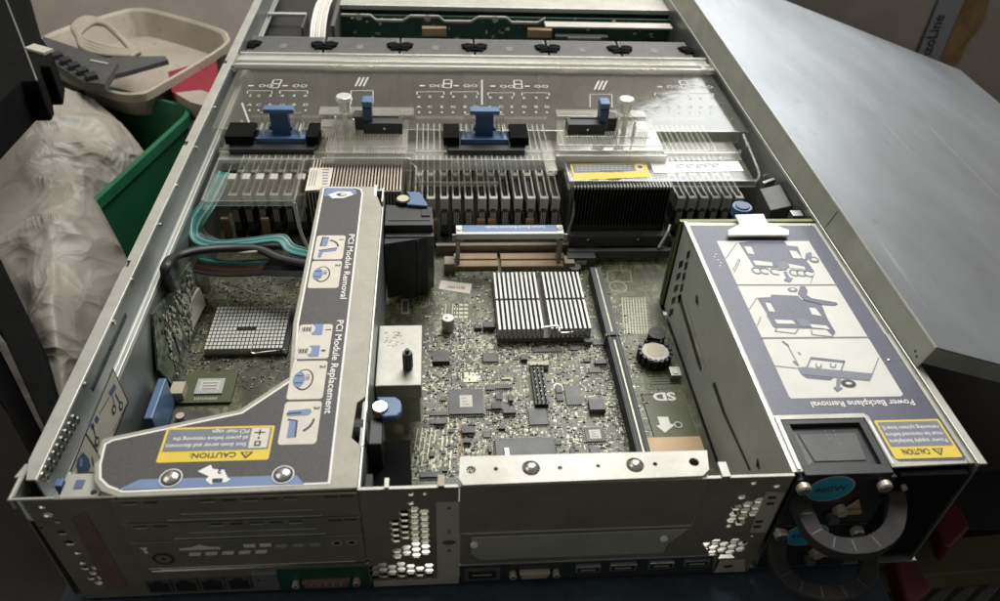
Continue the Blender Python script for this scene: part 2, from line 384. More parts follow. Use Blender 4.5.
b.build('vent_perforation', ch)
b = MB()
for (a0, a1) in ((.40,.46),(.53,.60)):
    p0 = at(168-130*a0, 200+300*a0, x=-21.59)
    b.box(-21.6, -21.56, p0.y-1.6, p0.y+1.2, 7.3, 7.62, 'black_soft')
b.build('rail_slot', ch)
# label on the left inner wall
w = Fr((-20.99,0,0), (0,-1,0), (0,0,1)); w = Fr((-20.995,0,0), (0,1,0), (0,0,1))    # a = Y, b = Z, faces +X
def wx(pts, ox=60, oy=360, sc=5.008, x=-20.99): return [tuple(at(ox+a/sc, oy+b_/sc, x=x)[1:]) for a, b_ in pts]
lb = MB()
P0 = wx([(265,40),(345,210),(275,385),(180,560),(45,560),(125,365)])
lb.poly(w, P0, 'ink', 0)
c = (sum(a for a,_ in P0)/6, sum(q for _,q in P0)/6)
lb.poly(w, wx([(265,52),(336,210),(262,385),(176,560),(55,560),(130,370)]), 'paper_dim', 1)
lb.line(w, wx([(125,365),(205,490)]), .12, 'ink', 2); lb.line(w, wx([(330,225),(262,360)]), .06, 'ink', 2)
lb.poly(w, wx([(270,115),(280,140),(255,185),(240,165)]), 'blue_dark', 2)
lb.line(w, wx([(245,185),(195,270)]), .07, 'ink', 2); lb.line(w, wx([(275,170),(300,220)]), .14, 'ink', 2); lb.line(w, wx([(262,180),(270,235)]), .1, 'ink', 2)
for q in ((303,230),(268,248),(182,408)):
    a_, b_ = wx([q])[0]; lb.disc(w, a_, b_, .27, 'ink', 3); lb.disc(w, a_, b_, .13, 'paper_dim', 4)
lb.poly(w, wx([(180,275),(195,295),(182,322),(168,300)]), 'blue_dark', 2); lb.poly(w, wx([(160,310),(172,330),(160,350),(148,330)]), 'blue_dark', 2)
lb.line(w, wx([(162,330),(180,400)]), .12, 'ink', 2)
lb.poly(w, wx([(112,460),(140,490),(152,530),(140,560),(90,560),(78,535),(85,495)]), 'blue_dark', 2); lb.line(w, wx([(158,485),(165,530)]), .14, 'ink', 2)
lb.poly(w, wx([(100,485),(112,500),(108,535),(92,530)]), 'blue_print', 3)
lb.build('instruction_label', ch)
# right wall
b = MB(); b.box(21.95, 22.42, .2, 70, 8.5, 8.6, 'galv_light'); b.box(21.95, 22.03, .2, 70, 8.38, 8.62, 'bright_edge'); b.build('right_rim', ch, bevel=.02)
b = MB(); b.box(22.0, 22.1, .2, 70, .16, 8.5, 'wall_steel'); b.build('right_wall', ch)
for (px, py) in ((714,92),(732,120),(747,145),(765,176),(722,104)):
    MB().cyl(at(px, py, x=21.99)-V(.08,0,0), .16, .1, 'steel_screw', 'x', 12).build('rivet', ch)
b = MB(); q = at(772,205, z=6); b.hexa([V(20.6,24,4),V(21.9,24,4),V(21.9,27,4),V(20.6,27,4),V(20.4,24.2,7),V(21.9,24.2,7.4),V(21.9,26.8,7.6),V(20.4,26.8,7.2)], 'dark_grey')
b.box(20.6, 21.8, 27.2, 27.5, 6, 7.6, 'galv', rz=.5); b.box(21.1, 21.9, 22.2, 22.9, 5.5, 7.9, 'galv'); b.build('side_bracket', ch, bevel=.05)

RF = Fr((0,0,0), (1,0,0), (0,0,1), 0)            # rear face, a = X, b = Z, faces -Y
def R(px, py, y=0): q = at(px, py, y=y); return (q.x, q.z)
# left rear section
holes = []
for (px, py, r) in ((39,507,.16),(45,515,.24),(55,522,.17),(38,528,.12),(59,533,.22),(67,543,.27),(75,553,.17),(80,563,.17)):
    x, z = R(px, py); holes.append(circ(x+.12, z, r, 10, r*.8))
for i in range(4):
    for k in range(3):
        x, z = -20.95+.47*k+(.235 if i % 2 else 0), 2.75-.46*i
        if (i, k) in ((0,2),): continue
        holes.append(hexagon(x, z, .2))
b = MB(); b.plate(Fr((0,.05,0),(1,0,0),(0,0,1),0), [(-21.75,-.05),(-18.0,-.05),(-18.0,8.35),(-22.0,8.35)], holes, .1, 'galv_shaded'); b.build('rear_panel_left', ch)
b = MB(); b.poly(Fr((0,-.01,0),(1,0,0),(0,0,1)), [R(71,518),R(86,512),R(128,585),R(107,590)][::-1], 'strip_pink')
for (px, py) in ((92,530),(103,552),(112,569)):
    x, z = R(px, py); b.text(Fr((0,-.01,0),(1,0,0),(0,0,1)), x, z-.1, .45, 'x', 'red_dull', 1, 'c', sx=.6)
b.build('rear_marking_strip', ch)
b = MB(); b.box(-18.6, -18.1, .9, 3, .2, 2.6, 'galv'); b.build('vent_reflector', ch)
b = MB(); b.box(-21.2, -19.8, .3, 2.6, .16, .5, 'galv_light'); b.build('vent_reflector', ch)  # pale plate added so the left vent holes show bright
b = MB()
b.box(-20.6, -18.9, .3, 1.6, 7.9, 8.02, 'galv_light'); b.box(-20.15, -19.75, .75, 1.25, 8.0, 8.05, 'ink_blue'); b.cyl((-19.2,.55,8.02), .12, .05, 'black', 'z', 10)
b.build('corner_latch_plate', ch, bevel=.03)
b = MB(); b.box(-21.0, -20.7, .9, 1.3, 7.4, 8.1, 'blue'); b.build('blue_release_pin', ch, bevel=.03)
b = MB()
b.hexa([V(-22.75,1.25,8.2),V(-21.8,1.25,8.2),V(-21.8,2.0,8.2),V(-22.55,2.0,8.2),V(-22.75,1.25,8.35),V(-21.8,1.25,8.35),V(-21.8,2.0,8.35),V(-22.55,2.0,8.35)], 'galv_light')
b.box(-22.5, -22.35, .02, 1.2, 7.7, 8.45, 'galv_light'); b.box(-22.5, -20.6, -.03, .09, 8.3, 8.45, 'galv_light'); b.box(-22.3,-21.2,.1,1.9,6.6,6.7,'wall_steel'); b.build('corner_flange', ch, bevel=.04)
# middle perforated section
holes = []
holes = comb([(-5.95,2.75),(-4.2,2.75),(-4.2,6.6),(-5.0,6.75),(-5.95,6.5)], .31)
drop = (2, 7, 10); holes = [h for n_, h in enumerate(holes) if n_ not in drop]
holes += comb([(-7.2,.75),(-4.05,.75),(-4.05,1.9),(-7.2,2.1)], .31)
for px_, py_ in ((411,494),(411,503)): x, z = R(px_, py_); holes.append(hexagon(x, z, .17))
holes.append(circ(*R(425,494), .1, 8))
b = MB(); b.plate(Fr((0,.05,0),(1,0,0),(0,0,1),0), [(-7.45,2.2),(-7.3,-.05),(-3.0,-.05),(-2.95,8.3),(-7.45,8.3)], holes, .1, 'galv_shaded')
b.box(-7.5, -2.9, -.03, .12, 8.3, 8.38, 'galv_light'); b.box(-6.3,-6.1,-.03,.5,8.38,8.5,'galv_light'); b.box(-3.9,-3.6,-.03,.6,8.2,8.5,'galv_shaded'); b.build('rear_panel_middle', ch)
b = MB(); F = Fr((0,-.01,0),(1,0,0),(0,0,1)); b.rect(F, -4.0, -2.85, .55, 7.25, 'strip_lab')
b.poly(F, [(-7.3,-.04),(-2.9,-.04),(-2.9,.55),(-7.25,.55)], 'strip_lab')
for z, t in ((6.5,'◆'),(5.0,'2'),(3.5,'•')):
    pass
b.disc(F, -3.4, 6.75, .11, 'ink', 1, n=4); b.text(F, -3.4, 4.65, .5, '2', 'ink', 1, 'c'); b.disc(F, -3.4, 3.85, .33, 'dark_grey', 1, .2); b.text(F, -3.4, 3.0, .4, '8', 'ink', 1, 'c')
b.build('rear_marking_strip', ch)
b = MB(); b.box(-7.3,-3.0,.2,1.9,.84,.9,'bright_edge'); b.build('vent_reflector', ch)  # added bright plate, catches light behind the middle vents
# right perforated section
holes = []
for (px, py, r) in ((742,497,.22),(754,483,.16),(777,486,.18),(757,528,.14),(729,526,.16),(752,536,.1),(674,527,.0)):
    if r: x, z = R(px, py); holes.append(circ(x, z, r, 10, r*.75))
holes += comb([(10.15,4.9),(11.5,4.1),(11.9,7.0),(11.3,6.9),(10.2,6.2)], .33)
holes += comb([(8.8,1.95),(10.8,1.65),(12.2,2.0),(11.9,3.5),(10.6,3.1),(9.2,2.9)], .33)
holes = [h for h in holes if not any(h is not g and math.hypot(h[0][0]-g[0][0]-(.17 if len(g)!=len(h) else 0), h[0][1]-g[0][1]) < .42 and len(h) < len(g) for g in holes)]
holes = [h for h in holes if len(h) == 6 or not any(len(g) == 6 and math.hypot(sum(p[0] for p in h)/len(h)-sum(p[0] for p in g)/6, sum(p[1] for p in h)/len(h)-sum(p[1] for p in g)/6) < .5 for g in holes)]
b = MB(); b.plate(Fr((0,.05,0),(1,0,0),(0,0,1),0), [(8.75,1.9),(10.8,1.75),(10.75,-.05),(12.75,-.05),(12.82,8.35),(8.6,8.35)], holes, .1, 'galv_shaded')
b.box(8.6, 12.82, -.03, .12, 8.35, 8.43, 'galv_light'); b.box(9.3, 9.7, -.03, .8, 8.3, 8.55, 'galv_light'); b.build('rear_panel_right', ch)
b = MB(); b.poly(F, [R(766,491),R(785,492),R(766,532),R(749,532)][::-1], 'strip_lab')
b.poly(F, [(10.85,-.04),(12.6,-.04),(12.2,1.25),(10.9,1.2)], 'strip_lab'); b.disc(F, 11.5, .55, .28, 'red_dull', 1, .14)
for (px, py) in ((772,497),(770,503),(759,521),(757,526)): x, z = R(px, py); b.rect(F, x-.2, x+.2, z-.12, z+.12, 'ink', 1)
b.build('rear_marking_strip', ch)
b = MB(); b.box(8.9,12.5,.2,3.0,.9,1.0,'bright_edge'); b.box(10.4,12.6,1.2,4.5,.95,1.05,'bright_edge'); b.build('vent_reflector', ch)  # reflecting plates added behind the right vents to brighten the holes
# lower connector strip
b = MB(); b.box(-2.9, 10.75, .03, .12, -.05, 1.72, 'black_soft'); b.box(-18.6,-7.45,.03,.12,-.05,2.1,'galv_shaded'); b.build('connector_strip', ch)
for x0, x1, z0 in ((3.2,4.5,.72),(5.0,6.4,.78),(7.05,8.4,.82),(8.95,10.3,.9)):
    u = MB(); u.box(x0, x1, -.16, .1, z0, z0+.55, 'galv'); u.box(x0+.08, x1-.08, -.17, -.14, z0+.08, z0+.47, 'black'); u.box(x0+.25, x1-.25, -.175, -.15, z0+.2, z0+.33, 'galv_light'); u.build('usb_port', ch, bevel=.02)
u = MB(); u.box(-2.6,-.75,-.12,.1,.35,1.35,'dark_grey'); u.box(-2.4,-.95,-.125,-.1,.5,1.2,'black'); u.box(-2.2,-1.2,-.13,-.1,.8,.9,'copper'); u.build('network_port', ch)
def dsub(x0, x1, z, name, body):
    u = MB(); u.prism([(x0+.45,z+.22),(x1-.45,z+.22),(x1-.6,z-.25),(x0+.6,z-.25)], -.25, .05, body, 'y')
    for sx in (x0+.12, x1-.12):
        u.cyl((sx,-.3,z), .2, .35, 'copper', 'y', 6); u.cyl((sx,-.31,z), .09, .03, 'black', 'y', 10)
    for i in range(5): u.cyl((x0+.9+i*(x1-x0-1.8)/4,-.27,z+.05), .05, .05, 'copper_tan', 'y', 6)
    return u.build(name, ch, bevel=.02)
dsub(-.2, 2.3, .75, 'serial_port', 'copper'); dsub(-11.3, -8.0, .72, 'video_port', 'strip_pink')
u = MB(); u.box(-12.0,-7.5,-.02,.03,-.04,1.9,'pcb_dark'); u.build('port_backing', ch)
for i in range(4):
    x0 = -18.5+i*1.3; u = MB(); u.box(x0, x0+1.2, -.06, .04, .3, 1.45, 'dark_grey'); u.box(x0+.12, x0+1.08, -.07, -.05, .4, 1.2, 'black'); u.box(x0+.4, x0+.8, -.075, -.05, 1.2, 1.4, 'black'); u.build('network_port', ch)
u = MB(); u.box(-13.3,-12.05,-.04,.03,.1,1.6,'galv'); u.disc(Fr((0,-.045,0),(1,0,0),(0,0,1)), -13.0, 1.1, .1, 'ink'); u.build('port_cover', ch)

# drive cage and backplane at the far end
b = MB(); b.box(-22.1, -14.2, 57, 70, .2, 5.6, 'black'); b.box(-14.3,-13.9,56.5,70,.2,7.6,'dark_grey'); b.box(-21.4,-17.4,61.4,61.9,6.6,6.9,'bright_edge'); b.box(-17.5,-17.3,58,62,5.6,6.8,'dark_grey')
b.box(-13.9, 22, 62.6, 70, 7.4, 7.6, 'galv_light'); b.box(-13.9,22,62.45,62.6,7.1,7.6,'bright_edge'); b.box(0.8+7,21.5,58.6,60.0,6.9,7.1,'galv_light'); b.box(-13.9,22,62.7,62.8,.2,7.3,'black'); b.build('drive_cage', ch, bevel=.03)
b = MB(); b.box(-13.8, 21.9, 61.2, 61.4, .3, 7.0, 'pcb_dark')
for i in range(90): 
    x, z = random.uniform(-13.5, 21.5), random.uniform(2.5, 6.8); b.box(x, x+random.uniform(.1,.5), 61.0, 61.2, z, z+random.uniform(.1,.3), random.choice(['pad','chip','chip','pad_w','tan']))
b.box(9.2, 15, 60.2, 61.0, 4.6, 5.4, 'dark_grey'); b.box(10.6,14.2,60.1,60.2,5.1,5.35,'paper_dim')
for x in (-5.2, 6.2): b.box(x, x+2.6, 60.3, 61.1, 5.2, 6.0, 'tan')
b.build('drive_backplane', ch)
b = MB()
zz_ = []
for k in range(3):
    x = -13.6+k*7.2; zz_ += [(x,7.3),(x+3.0,7.3),(x+3.6,6.8),(x+6.4,6.8)]
zz_ += [(8,7.3)]
low = [(a, q-.22) for a, q in zz_][::-1]
b.plate(Fr((0,60.6,0),(1,0,0),(0,0,1),0), zz_+low, [], .25, 'galv_light')
for x in (-11.8,-4.6,2.6): b.cyl((x,60.5,7.0), .35, .1, 'steel_screw', 'y', 12)
b.build('backplane_bracket', ch)
t = MB()
for i in range(6):
    x = -16.4+i*.27
    t.tube([(x,55.6,5.2),(x-.05,57,6.2),(x-.1,59.5,6.9),(x-.2,64,6.9),(x-.2,68,6.4)], .13, 'white_print' if i not in (2,4) else 'paper', 6, .5)
tag(t.build('ribbon_cable', smooth=True), 'white flat ribbon cable running over the black drive bay at the far end', 'cable')

# fan row
ORD = ['leftmost','second from left','third from left','fourth from left','fifth from left','rightmost']
def fan(i):
    x0 = -21.55+i*7.22; x1 = x0+7.0
    f = thing('fan_module', f'dark grey cooling fan module, {ORD[i]} in the row behind the clear cover', 'cooling fan', ((x0+x1)/2, 51.5, .2), 'cooling fans in the row')
    b = MB(); b.box(x0, x1, 49.4, 54.2, .2, 7.35, 'fan_grey'); b.box(x0+.25, x1-.25, 49.7, 53.9, 7.36, 7.42, 'dark_grey'); b.box(x0+3,x0+3.6,51.2,52.2,7.42,7.45,'fan_grey')
    b.build('housing', f, bevel=.12)
    for dx in (.5, 6.5): 
        b = MB(); b.cyl((x0+dx,51.9,7.38), .62, .3, 'deep_black', 'z', 12); b.box(x0+dx-.45, x0+dx+.45, 51.0, 52.6, 7.38, 7.6, 'deep_black', rz=.35 if dx>1 else -.35)
        b.build('clip', f, bevel=.04)
    b = MB(); b.box(x0+1, x1-1, 49.2, 49.38, 1, 6.6, 'black'); b.cyl((x0+3.5,49.15,3.8), 2.4, .1, 'black_soft', 'y', 28); b.cyl((x0+3.5,49.0,3.8), 1.1, .15, 'dark_grey', 'y', 20); b.build('grille', f)
for i in range(6): fan(i)

# ------------------------------------------------------------------ cover leaning on the right rim
lid = thing('case_cover', 'large scratched sheet steel cover resting on the right rim, sloping down to the right', 'metal cover', (23, 38, 8.6))
al = math.radians(18); ca, sa = math.cos(al), math.sin(al)
W_ = 46
def lidp(y, h, d, x0=22.05): return V(x0+h*sa+d*ca, y, 8.68+h*ca-d*sa)
h0, h1, yn, yf = 1.55, 2.25, 6.6, 73
b = MB()
b.hexa([lidp(yn,h0-.08,0),lidp(yn,h0-.08,W_),lidp(yf,h1-.08,W_),lidp(yf,h1-.08,0),lidp(yn,h0,0),lidp(yn,h0,W_),lidp(yf,h1,W_),lidp(yf,h1,0)], 'lid_metal'); b.build('sheet', lid, bevel=.04)
b = MB(); b.hexa([lidp(yn,0,0),lidp(yn,0,.08),lidp(yf,0,.08),lidp(yf,0,0),lidp(yn,h0-.09,0),lidp(yn,h0-.09,.08),lidp(yf,h1-.09,.08),lidp(yf,h1-.09,0)], 'flange_metal')
b.hexa([lidp(yn,h0-.10,-.03),lidp(yn,h0-.10,.05),lidp(yf,h1-.10,.05),lidp(yf,h1-.10,-.03),lidp(yn,h0+.01,-.03),lidp(yn,h0+.01,.05),lidp(yf,h1+.01,.05),lidp(yf,h1+.01,-.03)], 'bright_edge')
for yy in (19.5,): b.hexa([lidp(yy,0.1,-.02),lidp(yy,.1,0),lidp(yy+.06,.1,0),lidp(yy+.06,.1,-.02),lidp(yy,h0-.1,-.02),lidp(yy,h0-.1,0),lidp(yy+.06,h0-.1,0),lidp(yy+.06,h0-.1,-.02)], 'dark_grey')
for (d_, h_) in ((.5,.3),(.8,.42)): b.cyl(lidp(yn+d_, h_, -.02), .07, .04, 'black', 'x', 8)
b.build('side_flange', lid)
b = MB(); b.hexa([lidp(yn-.02,.35,0),lidp(yn-.02,.55,W_),lidp(yn+.06,.55,W_),lidp(yn+.06,.35,0),lidp(yn-.02,h0-.09,0),lidp(yn-.02,h0-.09,W_),lidp(yn+.06,h0-.09,W_),lidp(yn+.06,h0-.09,0)], 'flange_metal'); b.build('end_flange', lid)
# ------------------------------------------------------------------ left riser cage
rc_ = thing('riser_cage', 'charcoal labelled expansion riser cage over the left side of the board', 'riser cage', (-11, 10, 8.3))
cage = [(-11.85,25.2),(-11.6,25.35),(-8.15,25.3),(-8.1,24.2),(-7.85,24.0),(-7.5,22.7),(-7.5,.1),(-17.9,.0),(-18.7,.35),(-19.2,.9),(-19.5,1.9),(-19.3,2.2),(-19.55,2.5),(-19.6,3.3),(-19.2,3.45),(-13.6,4.95),(-11.5,7.1),(-11.85,11.2)]
notch = [(-7.5,5.6),(-7.9,5.2),(-8.0,3.0),(-7.5,2.5)]
cg = cage[:6]+notch+cage[6:]
b = MB(); b.prism(cg[::-1], 8.2, 8.36, 'galv_mid'); b.build('top_plate', rc_, bevel=.05)
T = TOP(8.365)
lab = [(-11.65,25.1),(-11.4,25.2),(-9.4,25.15),(-8.98,24.9),(-8.86,24.4),(-8.74,.35),(-17.75,.22),(-18.5,.55),(-19.0,1.0),(-19.25,1.8),(-19.4,3.0),(-19.1,3.25),(-13.45,4.75),(-11.25,7.0),(-11.62,11.2)]
def inset(poly, d):
    n = len(poly); A = sum(poly[i][0]*poly[(i+1)%n][1]-poly[(i+1)%n][0]*poly[i][1] for i in range(n)); sg = 1 if A > 0 else -1; o = []
    for i in range(n):
        p, q, r = V(*poly[i-1],0), V(*poly[i],0), V(*poly[(i+1)%n],0)
        n1 = V(-(q-p).y,(q-p).x,0).normalized()*sg; n2 = V(-(r-q).y,(r-q).x,0).normalized()*sg
        k = (n1+n2); k = k/max(.5, k.length_squared)*2; o.append((q.x+k.x*d/1, q.y+k.y*d/1))
    return o
L_ = MB(); L_.poly(T, lab[::-1], 'white_print', 0); L_.poly(T, inset(lab, .11)[::-1], 'label_dark', 1)
L_.poly(T, [(-11.45,24.95),(-11.2,25.05),(-9.6,25.0),(-9.35,24.75),(-9.3,24.3),(-10.2,23.75),(-11.52,24.1)][::-1], 'blue_print', 2)
L_.poly(T, [(-11.2,24.2),(-10.6,24.6),(-9.7,24.55),(-9.5,24.2),(-10.1,23.8),(-10.9,23.75)][::-1], 'white_print', 3); L_.disc(T, -10.3, 24.2, .35, 'ink', 4, .2); L_.disc(T, -10.2, 24.22, .2, 'white_print', 5, .1)
# strip pictograms: text runs towards the viewer
def cell(y1, y0, r=.18, kind=0, num='1'):
    x0, x1 = -11.42, -9.62
    L_.rect(T, x0, x1, y0, y1, 'paper', 2, r)
    D = Fr((0,0,T.o.z), (0,-1,0), (1,0,0))      # u = -Y, v = +X
    L_.text(D, -(y1-.35), -9.98 if kind != 0 else -10.0, .42, num, 'ink', 4, 'l', .02)
    cx, cy = -10.65, (y0+y1)/2
    if kind == 0:
        L_.poly(T, [(cx-.45,cy+.1),(cx-.05,cy+.15),(cx,cy+.95),(cx-.4,cy+1.05)], 'blue_print', 4); L_.poly(T, [(cx-.5,cy-.95),(cx-.35,cy-1.15),(cx-.2,cy-.5),(cx+.55,cy-.4),(cx+.6,cy-.15),(cx-.45,cy-.3)], 'blue_print', 4)
        L_.line(T, [(cx-.5,cy-.35),(cx+.6,cy-.1)], .07, 'ink', 5); L_.line(T, [(cx-.45,cy+.1),(cx-.4,cy+1.05),(cx,cy+.95)], .07, 'ink', 5); L_.arc(T, cx-.1, cy, .75, 5, 75, .1, 'ink', 5)
    if kind == 1:
        L_.disc(T, cx-.05, cy, .48, 'ink', 3, .75); L_.disc(T, cx-.05, cy, .40, 'paper', 4, .66); L_.disc(T, cx-.3, cy, .3, 'blue_print', 5, .55); L_.line(T, [(cx-.5,cy-.25),(cx-.1,cy-.25)], .06,'ink',6); L_.line(T, [(cx-.5,cy+.25),(cx-.1,cy+.25)], .06,'ink',6)
        L_.text(D, -(cy+.4), cx+.02, .3, '180', 'ink', 5, 'l', sx=1.1)
    if kind == 2:
        for dy in (.95, -.75):
            L_.poly(T, rc(cx-.05,cx+.5,cy+dy-.45,cy+dy+.4), 'blue_print', 4); L_.disc(T, cx-.05, cy+dy, .14, 'paper', 5, .28); L_.line(T, [(cx-.62,cy+dy),(cx-.02,cy+dy)], .3, 'ink', 4)
            for i in range(4): L_.line(T, [(cx-.58+i*.14,cy+dy-.2),(cx-.55+i*.14,cy+dy+.2)], .04, 'paper', 5)
        L_.line(T, [(cx+.6,cy-.75),(cx+.82,cy-.75)], .1, 'ink', 5)
    if kind == 3:
        L_.poly(T, [(cx-.55,cy+.75),(cx+.5,cy+.85),(cx+.6,cy+.65),(cx+.45,cy+.45),(cx-.55,cy+.4)], 'blue_print', 4); L_.line(T, [(cx-.6,cy+.55),(cx+.1,cy+.6)], .1, 'ink', 5)
        L_.poly(T, [(cx-.4,cy-.95),(cx+.05,cy-.9),(cx+.0,cy+.1),(cx-.4,cy+.15)], 'blue_print', 4); L_.line(T, [(cx-.5,cy+.2),(cx-.05,cy+.1),(cx,cy-.9)], .07, 'ink', 5); L_.arc(T, cx-.1, cy+.2, .85, -60, 0, .1, 'ink', 5)
cell(19.45, 16.95, kind=0, num='1'); cell(16.8, 14.2, kind=1, num='2')
cell(11.05, 8.35, kind=2, num='1'); cell(8.2, 5.5, kind=1, num='2'); cell(5.35, 2.65, kind=3, num='3')
D = Fr((0,0,T.o.z), (0,-1,0), (1,0,0))
L_.text(D, -19.6, -9.42, .52, 'PCI Module Removal', 'white_print', 3, 'l', .01, fit=6.4)
L_.text(D, -11.4, -9.42, .52, 'PCI Module Replacement', 'white_print', 3, 'l', .01, fit=6.9)
# caution sticker
def caution(M, z, x0, x1, y0, y1, lines, small, k=2, icon=True, num=.55):
    T2 = TOP(z); M.rect(T2, x0, x1, y0, y1, 'yellow', k, .1)
    band = (y1-y0)*.30
    M.rect(T2, x0+.12, x1-.12, y0+band, y1-.12, 'ink_grey' if icon else 'ink_grey', k+1, .04)
    Q = FLIP(z, x1, y0+band)
    th = band*.66
    M.text(Q, 1.5, band*.22, th, 'CAUTION:' , 'ink', k+2, 'l', .015, fit=(x1-x0)*.42)
    M.poly(Q, [(.75,band*.22),(1.35,band*.22),(1.05,band*.85)], 'ink', k+2); M.poly(Q, [(.87,band*.30),(1.23,band*.30),(1.05,band*.68)], 'yellow', k+3); M.line(Q, [(1.05,band*.35),(1.05,band*.55)], .05, 'ink', k+4)
    for i, t in enumerate(lines): M.text(Q, small[0], -small[1]*(i+1)-.02, small[1]*.82, t, 'white_print', k+2, 'l', .006, fit=(x1-x0-.2-small[0])*len(t)/max(len(u) for u in lines))
    return Q
Q = caution(L_, 8.365, -16.75, -11.7, 1.8, 3.85, ['Shut down server and disconnect', 'all power before removing the', 'PCI riser cage.'], (1.15, .40))
T3 = TOP(8.365)
L_.rect(T3, -12.75, -11.9, 2.5, 3.7, 'paper', 4); L_.rect(T3, -12.5, -12.2, 2.6, 2.9, 'ink', 5); L_.rect(T3,-12.42,-12.28,2.68,2.82,'paper',6); L_.line(T3, [(-12.35,3.25),(-12.35,3.6)], .07, 'ink', 5); L_.line(T3, [(-12.6,3.42),(-12.1,3.42)], .07, 'ink', 5); L_.line(T3, [(-12.35,3.02),(-12.35,3.16)], .1, 'ink', 5)
# blue strip, arrow and numeral by the screws
L_.poly(T3, [(-18.0,.38),(-9.9,.38),(-10.3,.88),(-17.2,.9)], 'blue_print', 2)
L_.poly(T3, [(-14.75,1.25),(-14.25,1.6),(-14.1,1.35),(-13.6,1.3),(-13.35,.85),(-13.2,.75),(-13.4,.6),(-13.9,.65),(-14.0,.5),(-14.3,.75),(-14.2,.95)][::-1], 'white_print', 3)
Q = FLIP(8.365, -13.75, 1.28); L_.text(Q, 0, -.15, .5, '3', 'ink', 4, 'c', .02); L_.rect(T3, -14.0, -13.55, .62, .82, 'ink', 4)
for x in (-15.85, -10.9): L_.disc(T3, x, .92, .50, 'white_print', 5); L_.disc(T3, x, .92, .45, 'label_dark', 6)
L_.build('cover_label', rc_)
for x in (-15.85, -10.9):
    s_ = MB(); s_.cyl((x,.92,8.40), .38, .06, 'dark_grey', 'z', 24); s_.dome((x,.92,8.46), .34, .13, 'steel_screw'); s_.build('screw', rc_, smooth=False)
b = MB(); b.box(-7.62, -7.46, .2, 22.6, 2.2, 8.2, 'wall_steel'); b.box(-11.9,-7.5,25.0,25.15,7.2,8.2,'galv'); b.box(-19.1,-7.5,.12,.2,2.3,8.2,'galv_shaded'); b.build('side_wall', rc_)
b = MB(); b.box(-7.47, -7.40, 2.45, 22.7, 8.0, 8.4, 'bright_edge'); b.box(-7.47,-7.40,.1,2.4,8.0,8.4,'bright_edge'); b.box(-8.15,-7.95,24.0,25.6,7.5,8.3,'bright_edge'); b.box(-7.55,-7.45,23.2,24.9,7.6,8.5,'bright_edge'); b.build('rim', rc_)
b = MB(); b.cyl((-7.95,4.0,7.5), .75, .5, 'black', (V(0,1,0),V(0,0,1),V(1,0,0)), 20); b.cyl((-7.45,4.0,7.5), .5, .1, 'dark_grey', (V(0,1,0),V(0,0,1),V(1,0,0)), 20); b.build('thumb_wheel', rc_)
# slot covers at the rear
def slitrow(M, z, xs, w=.5, m='black'):
    for x in xs: M.box(x, x+w, -.06, -.03, z-.05, z+.05, m)
zb = [8.2, 6.35, 4.85, 2.35]
for i in range(3):
    b = MB(); z1, z0 = zb[i]-.05, zb[i+1]+.05
    b.box(-18.3, -7.55, -.03, .08, z0, z1, 'galv_shaded'); b.box(-16.2 if i<2 else -18.0, -9.2 if i<2 else -8, -.09, -.03, z0+.08, z0+.2, 'galv')
    if i < 2:
        slitrow(b, z1-.18, [-17.8,-16.9,-14.4,-13.5,-12.6,-11.7,-10.8,-9.0,-8.3], .6, 'black'); slitrow(b, z1-.30, [-17.8,-14.4,-12.6,-10.8], .6, 'galv_light')
        b.box(-15.5, -9.6, -.07, -.03, z0+.55, z0+.62, 'galv')
    b.build('slot_cover', rc_, bevel=.03)
b = MB(); F2 = Fr((0,-.035,0),(1,0,0),(0,0,1))
for k in range(5): x = -15.9+.78*k; b.poly(F2, [(x,3.55),(x+.55,3.55),(x+.65,3.85),(x+.1,3.85)], 'paper')
b.poly(F2, [(-16.2,4.05),(-14.3,4.05),(-14.3,4.25),(-14.8,4.3),(-15.2,4.5),(-15.6,4.3),(-16.2,4.25)], 'paper')
for k in range(2): x = -13.2+.75*k; b.poly(F2, [(x,4.1),(x+.55,4.1),(x+.55,4.4),(x,4.4)], 'paper')
for k in range(3): x = -11.7+.8*k; b.poly(F2, [(x,4.0),(x+.3,4.0),(x+.3,3.85),(x+.6,4.15),(x+.3,4.4),(x+.3,4.25),(x,4.25)], 'galv_light')
for k in range(2): x = -9.0+.7*k; b.poly(F2, hexagon(x+.2,4.2,.28), 'galv_light'); b.poly(Fr((0,-.04,0),(1,0,0),(0,0,1)), hexagon(x+.2,4.2,.17), 'black')
b.disc(F2, -17.1, 3.4, .5, 'black_soft', 1); b.disc(F2, -17.1, 3.4, .36, 'galv_shaded', 2); b.disc(F2, -17.1, 3.4, .1, 'black', 3); b.poly(F2, [(-18.0,4.4),(-17.6,4.45),(-17.7,4.2),(-17.65,3.9),(-17.85,3.9),(-17.85,4.2)], 'paper')
b.build('slot_cutouts', rc_)
